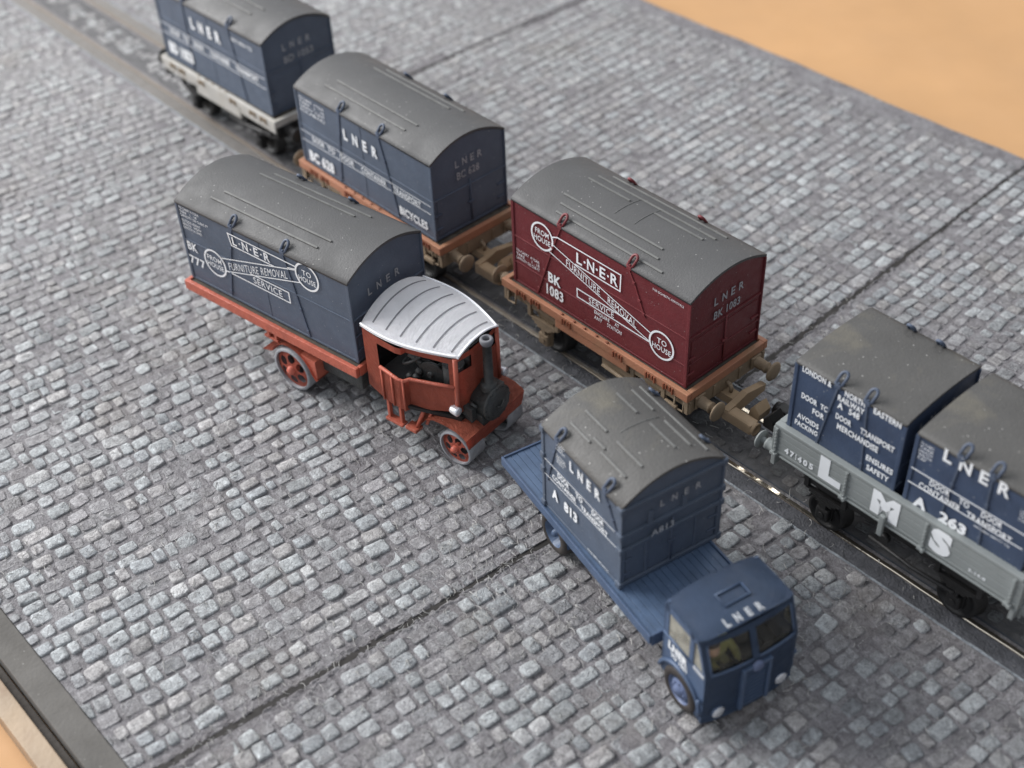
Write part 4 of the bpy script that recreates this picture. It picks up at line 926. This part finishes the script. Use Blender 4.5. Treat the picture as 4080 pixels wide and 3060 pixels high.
    for y0, y1, z0, z1 in ((-2.0, -1.5, 2.2, 9.2), (1.5, 2.0, 2.2, 9.2), (-1.5, 1.5, 8.7, 9.2)):
        gp.box(25.6, 26.25, y0, y1, z0, z1, bev=.12)
    for k in range(9): gp.box(25.7, 26.08, -1.4, 1.4, 2.6+k*.66, 2.85+k*.66, bev=.04)
    gp.build('radiator', m, root)
    bd = MB(); bd.lathe((25.95, 0, 8.9), (1, 0, 0), [(0, .75), (.35, .7), (.5, .45), (.52, 0)], 20); bd.build('badge', M['rim'], root)
    for sy in (-1, 1):
        h = MB(); h.lathe((front_u(4.3, 3.2)-.1, sy*4.3-.2, 3.2), (1, 0, 0), [(0, .85), (.3, .82), (.42, .66), (.5, .4), (.52, 0)], 24, mats=[M['truck'], M['silver'], M['silver'], M['silver']]); h.build('headlamp', M['silver'], root)
    it = MB(); it.box(17.7, 20.2, -5.6, 5.6, 3.8, 7.0, bev=.3); it.box(17.65, 18.3, -5.6, 5.6, 6.8, 9.4, bev=.25); it.box(20.2, 25, -5.8, 5.8, 3.8, 4.3)
    it.box(23.9, 24.7, -5.9, 5.9, 4.3, 8.6, bev=.2); it.build('cab_interior', M['black'], root)
    sw = MB(); sw.tube([(24.7+.25*math.cos(t), -3.0+1.4*math.cos(t), 8.2+1.2*math.sin(t)) for t in [2*PI*i/24 for i in range(25)]], .14, 6); sw.cyl((24.7, -3, 8.2), (24.9, -3, 6.4), .16, n=8); sw.build('steering_wheel', M['black'], root)
    return root, cx, cy
trk, tcx, tcy = truck()

# ------------------------------------------------------------------ driver
def driver():
    root = thing('person', 'driver in an olive jacket sitting at the wheel inside the blue cab', 'person', tcx, tcy, 0, -12.5)
    def skin(name, pts, edges, rad, m, parent, lv=2):
        me = bpy.data.meshes.new(name); me.from_pydata([Vector(p)*S for p in pts], edges, []); me.materials.append(m)
        o = bpy.data.objects.new(name, me); COL.objects.link(o); o.parent = parent
        md = o.modifiers.new('skin', 'SKIN'); md.use_smooth_shade = True
        if not me.skin_vertices: bm = bmesh.new(); bm.from_mesh(me); bm.verts.layers.skin.verify(); bm.to_mesh(me); bm.free()
        for i, r in enumerate(rad):
            sv = me.skin_vertices[0].data[i]; sv.radius = (r*S, r*S) if not isinstance(r, tuple) else (r[0]*S, r[1]*S)
            sv.use_root = (i == 0)
        ss = o.modifiers.new('sub', 'SUBSURF'); ss.levels = lv; ss.render_levels = lv
        return o
    y = -3.0
    P = [(19.4, y, 7.5), (19.4, y, 8.9), (19.5, y, 10.3), (19.8, y-.05, 11.2), (19.9, y-.1, 11.7),
         (19.6, y-1.35, 10.4), (20.8, y-1.8, 9.0), (22.6, y-1.1, 9.2), (19.6, y+1.35, 10.4), (20.9, y+1.9, 9.0), (22.7, y+1.2, 9.3),
         (19.7, y-.8, 7.4), (22.2, y-1.0, 7.5), (22.9, y-1.0, 5.0), (19.7, y+.8, 7.4), (22.2, y+1.0, 7.5), (22.9, y+1.0, 5.0)]
    P = [(a_+1.8, b_+.7, c_-.9 if c_ > 6.5 else c_) for a_, b_, c_ in P]
    E_ = [(0,1),(1,2),(2,3),(3,4),(2,5),(5,6),(6,7),(2,8),(8,9),(9,10),(0,11),(11,12),(12,13),(0,14),(14,15),(15,16)]
    rd = [1.2, 1.45, 1.5, .6, .45, .75, .48, .36, .6, .48, .36, .7, .6, .4, .7, .6, .4]
    skin('jacket', P, E_, rd, M['olive'], root)
    h = MB(); c = Vector((22.5, y-.7, 10.7)); rings = []; nn = 20
    for k in range(13):
        t = PI*k/12-PI/2; z = math.sin(t); rr = math.cos(t)
        ring = []
        for i in range(nn):
            a = 2*PI*i/nn; x_ = math.cos(a)*rr*.98; y_ = math.sin(a)*rr*.80
            if math.cos(a) > .9 and -.35 < z < .15: x_ += .22*(1-abs(z+.1)*3)          # nose
            if math.cos(a) > .4 and z < -.4: x_ += .12                                   # chin
            if math.cos(a) > .6 and .0 < z < .3 and abs(math.sin(a)) > .2: x_ -= .1      # eye sockets
            if abs(math.sin(a)) > .95 and -.2 < z < .25: y_ *= 1.14                       # ears
            ring.append(h.bm.verts.new(c+Vector((x_*1.05, y_*1.1, z*1.2))))
        rings.append(ring)
    for k in range(12):
        for i in range(nn):
            f = h.bm.faces.new([rings[k][i], rings[k][(i+1) % nn], rings[k+1][(i+1) % nn], rings[k+1][i]]); f.smooth = True
    h.cyl((21.8, y+.3, 9.6), (22.3, y-.5, 10.2), .48, n=12)
    hd = h.build('head', M['skin'], root)
    cp = MB(); cp.lathe(c+Vector((-.12, 0, .35)), (-.1, 0, 1), [(.25, 1.05), (.45, 1.05), (.7, .9), (.9, .5), (.95, 0)], 20); cp.build('cap', M['hair'], root)
    for sy in (-1, 1):
        q = MB(); hx = Vector((24.6, y+.7+sy*1.15, 8.4))
        q.box(hx.x-.35, hx.x+.15, hx.y-.3, hx.y+.3, hx.z-.15, hx.z+.15, bev=.1)
        for k in range(4): q.tube([(hx.x+.1, hx.y-.24+k*.16, hx.z+.05), (hx.x+.4, hx.y-.24+k*.16, hx.z+.02-.02*abs(k-1.5)), (hx.x+.45, hx.y-.24+k*.16, hx.z-.22)], .08, 6)
        q.tube([(hx.x-.2, hx.y-sy*.25, hx.z), (hx.x+.1, hx.y-sy*.42, hx.z-.1)], .09, 6)
        q.build('hand', M['skin'], root)
driver()

# ------------------------------------------------------------------ ground, track, board edging, table
def plain(name, m, pts, z, z1=None, kind='structure'):
    b = MB(); b.prism(pts, 'z', z1 if z1 is not None else z-.3, z); o = b.build(name, m); o['kind'] = kind; return o
def far_edge(x):   # gently bowed far edge of the card sheets
    return 88.9+.25*math.sin(x*.11)+.15*math.sin(x*.43)
tb = MB(); tb.box(-700, 500, -400, 700, -9, -6); t_ = tb.build('tabletop', M['table']); t_['kind'] = 'structure'
ex = [-220+5*i for i in range(68)]
edge = [(x, far_edge(x)) for x in ex if x <= 118]
base = MB(); base.prism([(-220, -88.1), (118, -88.1)]+[(118, far_edge(118))]+[p for p in reversed(edge)], 'z', -5.9, -.15)
bs_ = base.build('yard_base', M['joint']); bs_['kind'] = 'structure'

def setts(name, regions):
    cs = []
    for (inside, ang, seed, relief, ox, lim) in regions:
        rnd = random.Random(seed); ca, sa = math.cos(math.radians(ang)), math.sin(math.radians(ang))  # a = along the row
        brow = -260.0
        while brow < 260:
            pitch = rnd.uniform(1.85, 2.7); aa = -240+rnd.uniform(0, 3)
            wob = rnd.uniform(0, 6)
            while aa < 240:
                ln = rnd.choice((1.6, 1.9, 2.2, 2.5, 2.8, 3.2, 3.7))*rnd.uniform(.92, 1.08)
                a_ = aa+ln/2; b_ = brow+.12*math.sin(a_*.15+wob)
                x = ca*a_+sa*b_+ox; y = sa*a_-ca*b_
                if inside(x, y, ln/2, pitch/2):
                    cs.append((x, y, ln, pitch, ang, relief, lim))
                aa += ln
            brow += pitch
    cs = np.array(cs); n = len(cs)
    ncorner = 4; tmpl = []
    for q in range(4):
        for k in range(3):
            t = q*PI/2+(k+.5)*PI/6
            tmpl.append((np.sign(math.cos(q*PI/2+PI/4)), np.sign(math.sin(q*PI/2+PI/4)), math.cos(t), math.sin(t)))
    tmpl = np.array(tmpl)              # 12 points
    rings = [(1.0, -.42), (.985, -.16), (.94, .40), (.80, .82), (.5, 1.0)]   # shrink, height factor
    verts = np.zeros((n, 61, 3)); tone = np.zeros((n, 61, 4)); tone[..., 3] = 1
    X, Y, LN, PT, AG, RL, RN = cs.T
    pn = np.array([mnoise.noise(Vector((x*.055, y*.055, 3.1))) for x, y in zip(X, Y)])
    pn2 = np.array([mnoise.noise(Vector((x*.16, y*.16, 9.7))) for x, y in zip(X, Y)])
    pn3 = np.array([mnoise.noise(Vector((x*.02, y*.02, 5.7))) for x, y in zip(X, Y)])
    g1 = rng.normal(0, 1, n); wear = np.clip(.5+.35*pn+.55*pn2+.36*g1, 0, 1)      # 0 worn flat, 1 proud
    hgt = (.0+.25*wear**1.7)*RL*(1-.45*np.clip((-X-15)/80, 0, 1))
    gap = .05+.09*rng.random(n)+.10*(1-wear)
    hx = LN/2-gap; hy = PT/2-gap-.05*rng.random(n)
    shr = 1-.16*rng.random(n)**2; hx = hx*shr; hy = hy*(1-.14*rng.random(n)**2); lost = rng.random(n) < (.03+.14*np.clip(.30-wear, 0, 1)); hgt = np.where(lost, -.16, hgt)
    X = X+rng.normal(0, .05, n); Y = Y+rng.normal(0, .07, n)
    rad = np.minimum(hx, hy)*(.30+.35*rng.random(n))
    dr_ = rng.normal(0, .055, n); ca, sa = np.cos(np.radians(AG)+dr_), np.sin(np.radians(AG)+dr_)
    tx, ty = rng.normal(0, .06, n), rng.normal(0, .06, n)
    off = 0
    light = np.array([.37,.385,.392]); mauve = np.array([.262,.254,.260]); slate = np.array([.26,.272,.282]); pale = np.array([.45,.45,.45]); warm = np.array([.35,.338,.335])
    hue = rng.random(n)[:, None]
    col = np.where(hue < .55, light, np.where(hue < .75, slate*1.2, np.where(hue < .95, warm, pale)))
    w = np.clip((wear-.18)/.5, 0, 1)[:, None]
    col = mauve*(1-w)*(1+.25*(rng.random((n, 1))-.5))+col*w
    col = col*(1+.09*rng.normal(0, 1, (n, 1)))*(1+.22*pn3[:, None])
    fade = np.clip((-X+.5*Y-10)/110, 0, 1)[:, None]; col = col*(1-fade*.45)+np.array([.36,.355,.345])*(fade*.45); col = np.clip(col, .05, .62)*np.where(RN == 5, np.clip(.55-(X+20)/150, .45, .95), 1)[:, None]  # fade paints the hazy brightness of the far-left light into the setts
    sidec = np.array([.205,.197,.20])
    for k, (sc, hf) in enumerate(rings):
        px = tmpl[:, 0][None]*(hx-rad)[:, None]+tmpl[:, 2][None]*rad[:, None]
        py = tmpl[:, 1][None]*(hy-rad)[:, None]+tmpl[:, 3][None]*rad[:, None]
        jit = rng.normal(0, .035, (n, 12))
        px = px*sc*(1+jit); py = py*sc*(1+jit)
        z = np.where(hf < 0, -.45 if k == 0 else -.2, hgt*hf if hf > 0 else 0)
        z = (np.full(n, -.45) if k == 0 else np.full(n, -.14) if k == 1 else hgt*hf)[:, None]+(tx[:, None]*px+ty[:, None]*py)*(k > 1)+rng.normal(0, .018, (n, 12))*(k > 1)
        verts[:, k*12:(k+1)*12, 0] = X[:, None]+ca[:, None]*px+sa[:, None]*py
        verts[:, k*12:(k+1)*12, 1] = Y[:, None]+sa[:, None]*px-ca[:, None]*py
        verts[:, k*12:(k+1)*12, 2] = z-.05
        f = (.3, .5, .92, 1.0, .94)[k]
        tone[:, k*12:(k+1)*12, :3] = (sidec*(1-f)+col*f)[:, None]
    verts[:, 60, 0] = X; verts[:, 60, 1] = Y; verts[:, 60, 2] = hgt*1.02-.05; tone[:, 60, :3] = col*.90
    for li in range(6):       # trim the setts along the sheet joints, the track and the board edge
        q = RN == li; vx = verts[q, :, 0]; vy = verts[q, :, 1]
        if li in (0, 1):
            vy = np.clip(vy, -88.1, -7.85); sx_ = 17.5+(vy+18)*.103
            vx = np.minimum(vx, sx_-.25) if li == 0 else np.maximum(vx, sx_+.25)
        elif li in (2, 3, 4):
            vy = np.maximum(vy, 7.85); s2 = 12.9-(vy-28)*.025; s3 = -91.4+(vy-43)*.028
            if li == 2: vx = np.clip(vx, s3+.2, s2-.25)
            elif li == 3: vx = np.maximum(vx, s2+.25)
            else: vx = np.minimum(vx, s3-.2)
        verts[q, :, 0] = vx; verts[q, :, 1] = vy
    F4 = []
    for k in range(4):
        for i in range(12): F4.append((k*12+i, k*12+(i+1) % 12, (k+1)*12+(i+1) % 12, (k+1)*12+i))
    F4 = np.array(F4); F3 = np.array([(48+i, 48+(i+1) % 12, 60) for i in range(12)])
    o4 = (F4[None]+(np.arange(n)*61)[:, None, None]).reshape(-1, 4); o3 = (F3[None]+(np.arange(n)*61)[:, None, None]).reshape(-1, 3)
    me = bpy.data.meshes.new(name)
    me.vertices.add(n*61); me.vertices.foreach_set('co', (verts*S).reshape(-1).astype(np.float32))
    loops = np.concatenate([o4.reshape(-1), o3.reshape(-1)]); nf = len(o4)+len(o3)
    me.loops.add(len(loops)); me.loops.foreach_set('vertex_index', loops.astype(np.int32))
    st = np.concatenate([np.arange(len(o4))*4, len(o4)*4+np.arange(len(o3))*3])
    me.polygons.add(nf); me.polygons.foreach_set('loop_start', st.astype(np.int32))
    me.polygons.foreach_set('use_smooth', np.ones(nf, bool))
    me.update(calc_edges=True); me.validate()
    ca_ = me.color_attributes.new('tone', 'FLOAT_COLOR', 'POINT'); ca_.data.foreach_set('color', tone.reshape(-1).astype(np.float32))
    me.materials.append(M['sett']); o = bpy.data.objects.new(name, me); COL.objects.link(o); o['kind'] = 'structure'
    bm = bmesh.new(); bm.from_mesh(me); bmesh.ops.recalc_face_normals(bm, faces=bm.faces); bm.to_mesh(me); bm.free()
    return o, n
YT = 8.0
def seam1(y): return 17.5+(y+18)*.103          # near-side joint between two sheets
def seam2(y): return 12.9-(y-28)*.025          # far-side joint
def seam3(y): return -91.4+(y-43)*.028
nearL = lambda x, y, a, b: y+a*.5 < -YT and y+a*.5 > -88 and x > -205 and x+b*.3 < seam1(y)-.3
nearR = lambda x, y, a, b: y+a*.5 < -YT and y+a*.5 > -88 and x < 115 and x-b*.3 > seam1(y)+.3
farL = lambda x, y, a, b: y-a*.5 > YT and y+a < far_edge(x)-2.6+.8*mnoise.noise(Vector((x*.2, 0, 0))) and x-b*.3 > seam3(y)+.3 and x+b*.3 < seam2(y)-.35
farR = lambda x, y, a, b: y-a*.5 > YT and y+a < far_edge(x)-2.6+.8*mnoise.noise(Vector((x*.2, 0, 0))) and x < 115 and x-b*.3 > seam2(y)+.35
farLL = lambda x, y, a, b: y-a*.5 > YT and y+a < far_edge(x)-2.6+.8*mnoise.noise(Vector((x*.2, 0, 0))) and x > -215 and x+b < seam3(y)-.3
mid = lambda x, y, a, b: abs(y)+a < 3.45 and -210 < x < 112
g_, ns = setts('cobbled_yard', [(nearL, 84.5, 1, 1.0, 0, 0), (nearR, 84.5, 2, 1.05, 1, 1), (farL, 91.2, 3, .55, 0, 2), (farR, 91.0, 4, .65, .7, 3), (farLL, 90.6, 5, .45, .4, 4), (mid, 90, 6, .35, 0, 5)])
print('setts', ns)

# track
tr = thing('railway_track', 'inlaid railway track with one bright rail crossing the cobbled yard', 'track')
for sy in (-1, 1):
    r = MB()
    n_ = 160; xs = [-215+(330)*i/n_ for i in range(n_+1)]
    wob = lambda x, k: .035*math.sin(x*.31+k)+.025*math.sin(x*.83+2*k)
    V = []
    for x in xs:
        d = wob(x, sy)
        V += [(x, sy*4.35-.02+d*0, -.6), (x, sy*4.35+d*.3, -.02), (x, sy*4.42+d*.3, .06), (x, sy*4.95+d, .06), (x, sy*5.03+d, -.02), (x, sy*5.05, -.6)]
    fs = []
    for i in range(n_):
        for k in range(5): fs.append((i*6+k, (i+1)*6+k, (i+1)*6+k+1, i*6+k+1))
    vs, ff = r.faces(V, fs)
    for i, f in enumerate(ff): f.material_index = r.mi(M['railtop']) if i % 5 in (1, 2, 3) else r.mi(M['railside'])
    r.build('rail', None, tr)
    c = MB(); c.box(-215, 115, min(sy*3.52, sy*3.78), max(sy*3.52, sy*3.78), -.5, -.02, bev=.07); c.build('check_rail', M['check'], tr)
    s_ = MB(); nn = 330; y0, y1 = sy*5.12, sy*7.62
    V = []; 
    for i in range(nn+1):
        x = -215+i
        for j in range(5):
            y = y0+(y1-y0)*j/4; V.append((x, y+.05*math.sin(x*1.3+j), -.06+.06*mnoise.noise(Vector((x*.6, y*.8, 2)))+(0 if 0 < j < 4 else -.02)))
    vs, ff = s_.faces(V, [(i*5+j, (i+1)*5+j, (i+1)*5+j+1, i*5+j+1) for i in range(nn) for j in range(4)], smooth=True)
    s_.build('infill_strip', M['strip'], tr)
    e = MB()
    pts = [(-215+i*1.5, sy*7.72+.07*mnoise.noise(Vector((i*.7, sy, 0)))*2, -.12+.05*mnoise.noise(Vector((i*.5, 4, sy)))) for i in range(220)]
    e.tube(pts, [.17+.10*mnoise.noise(Vector((i*.45, 8, sy))) for i in range(220)], 6); e.build('strip_edge', M['ripped'], tr)
b = MB(); b.box(-215, 115, -3.5, 3.5, -.4, -.11); b.build('track_infill', M['trackbed'], tr)
# torn filler ridges along the sheet joints
def ridge(name, f, y0, y1, wd, seed):
    b = MB(); n = int(abs(y1-y0)/.35); m_ = 14; ph = seed*7.3
    for side in (-1, 1):
        V = []
        for i in range(n+1):
            y = y0+(y1-y0)*i/n
            w_ = wd*(.55+1.1*max(-.35, mnoise.noise(Vector((y*.33, side*3, ph)))))
            for j in range(m_+1):
                t = j/m_; x = f(y)+side*(.26+.2*mnoise.noise(Vector((y*.9, side, ph)))+w_*t)
                z = -.20+(.30*mnoise.noise(Vector((x*1.3, y*1.1, ph)))+.22*mnoise.noise(Vector((x*3.7, y*2.9, ph)))+.10)*(1-t**3)
                if j == 0: z = -.16
                V.append((x, y, min(z, .22)))
        b.faces(V, [(i*(m_+1)+j, (i+1)*(m_+1)+j, (i+1)*(m_+1)+j+1, i*(m_+1)+j+1) for i in range(n) for j in range(m_)], smooth=True)
    o = b.build(name, M['joint2']); o['kind'] = 'structure'
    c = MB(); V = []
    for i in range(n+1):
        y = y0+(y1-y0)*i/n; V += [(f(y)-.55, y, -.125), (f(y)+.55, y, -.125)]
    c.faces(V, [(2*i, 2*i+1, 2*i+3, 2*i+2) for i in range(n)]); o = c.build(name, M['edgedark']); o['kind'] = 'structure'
M['joint2'] = ground_mat('torn_joint_filler', False)
ridge('sheet_joint', seam1, -88, -8.2, 2.3, 1); ridge('sheet_joint', seam2, 8.2, 88.4, 1.9, 2); ridge('sheet_joint', seam3, 8.2, 88.4, 1.2, 3)

# edging on the near-left side
b = MB(); b.prism([(-220, -88.15), (118, -88.15), (118, -91.6), (-220, -91.9)], 'z', -3.0, -.12, bev=.12)
tag(b.build('board_edging', M['edging']), 'flat grey painted strip edging the cobbles at the lower left', 'edging')
b = MB(); b.box(-220, 118, -93.0, -91.95, -4, -2.2); b.build('rebate', M['rebate'])['kind'] = 'structure'
b = MB(); b.prism([(-220, -92.9), (118, -92.9), (118, -95.3), (-220, -95.5)], 'z', -5.9, -1.5, bev=.12)
tag(b.build('plywood_edge', M['ply']), 'bare brown plywood edge outside the grey edging strip', 'plywood')

# lint fibres scattered over the board
def lint():
    V = []; F = []; rnd = random.Random(5)
    def fibre(x, y, z):
        ln = rnd.uniform(.5, 1.5); th = rnd.uniform(0, 2*PI); cv = rnd.uniform(-2.6, 2.6); w = rnd.uniform(.022, .05); k0 = len(V); n = 5; lift = rnd.uniform(.0, .22)
        for i in range(n+1):
            t = i/n; a = th+cv*(t-.5); 
            if i: x += math.cos(a)*ln/n; y += math.sin(a)*ln/n
            zz = z+lift*math.sin(PI*t); nx, ny = -math.sin(a)*w, math.cos(a)*w
            V.extend([(x+nx, y+ny, zz), (x-nx, y-ny, zz), (x, y, zz+w*1.5)])
        for i in range(n):
            a = k0+i*3
            F.extend([(a, a+3, a+5, a+2), (a+2, a+5, a+4, a+1), (a+1, a+4, a+3, a)])
    for i in range(15000):
        x = rnd.uniform(-90, 90); y = rnd.uniform(-87, 60)
        d = mnoise.noise(Vector((x*.06, y*.06, 1)))+.9*math.exp(-((x-seam1(y))/9)**2)*(y < -8)
        if rnd.random() < .35+d: fibre(x, y, .05+rnd.uniform(-.1, .25))
    me = bpy.data.meshes.new('lint'); me.from_pydata([(a*S, b_*S, c*S) for a, b_, c in V], [], F); me.materials.append(M['lint'])
    o = bpy.data.objects.new('lint', me); COL.objects.link(o); tag(o, 'tiny pale lint fibres strewn over the cobbles', 'lint', kind='stuff')
lint()

# ------------------------------------------------------------------ light
w = bpy.data.worlds.new('World'); scene.world = w; w.use_nodes = True
nt = w.node_tree; bg = nt.nodes['Background']
tc = nt.nodes.new('ShaderNodeTexCoord'); sp = nt.nodes.new('ShaderNodeSeparateXYZ'); nt.links.new(tc.outputs['Generated'], sp.inputs[0])
dt = nt.nodes.new('ShaderNodeVectorMath'); dt.operation = 'DOT_PRODUCT'; nt.links.new(tc.outputs['Generated'], dt.inputs[0]); dt.inputs[1].default_value = (-.72, -.42, .50)
rp_ = nt.nodes.new('ShaderNodeValToRGB'); e = rp_.color_ramp.elements; e[0].position = 0.0; e[0].color = (.042,.041,.042, 1); e[1].position = 1.0; e[1].color = (.62,.66,.72, 1)
mr = nt.nodes.new('ShaderNodeMapRange'); mr.inputs[1].default_value = -1; mr.inputs[2].default_value = 1; nt.links.new(dt.outputs['Value'], mr.inputs[0]); nt.links.new(mr.outputs[0], rp_.inputs[0])
nt.links.new(rp_.outputs[0], bg.inputs[0]); bg.inputs[1].default_value = 1.5
def area(name, loc, tgt, sx, sy, power, col):
    l = bpy.data.lights.new(name, 'AREA'); l.shape = 'RECTANGLE'; l.size = sx; l.size_y = sy; l.energy = power; l.color = col
    o = bpy.data.objects.new(name, l); COL.objects.link(o); o.location = loc
    o.rotation_euler = (Vector(tgt)-Vector(loc)).to_track_quat('-Z', 'Y').to_euler(); return o
area('window_light', (-56, -22, 36), (-7, 0, 0), 48, 36, 83000, (1.0, .985, .97))

area('rail_glint_light', (-13, 46, 56), (5, 0, 0), 30, 12, 6500, (1.0, .97, .92))  # added lamp, sized and placed to put the glint on the near rail
# ------------------------------------------------------------------ camera (solved from the photograph)
R = [[0.6745057738647039, 0.7374302338128382, -0.03519390972767439], [0.47171804701137826, -0.46715678241709857, -0.7478279379412586], [-0.5679120047568531, 0.4878126596352811, -0.6629590967417263]]
C = (99.74, -108.52, 127.23)
cam = bpy.data.cameras.new('Camera'); co = bpy.data.objects.new('Camera', cam); COL.objects.link(co)
m3 = Matrix(((R[0][0], -R[1][0], -R[2][0]), (R[0][1], -R[1][1], -R[2][1]), (R[0][2], -R[1][2], -R[2][2])))
co.matrix_world = Matrix.Translation(Vector(C)*S) @ m3.to_4x4()
cam.sensor_width = 36; cam.lens = 5279.77/4080*36; cam.clip_start = .5; cam.clip_end = 3000
cam.dof.use_dof = True; cam.dof.focus_distance = 17.3; cam.dof.aperture_fstop = .23
scene.camera = co
scene.view_settings.view_transform = 'Standard'; scene.view_settings.look = 'None'; scene.view_settings.exposure = 0
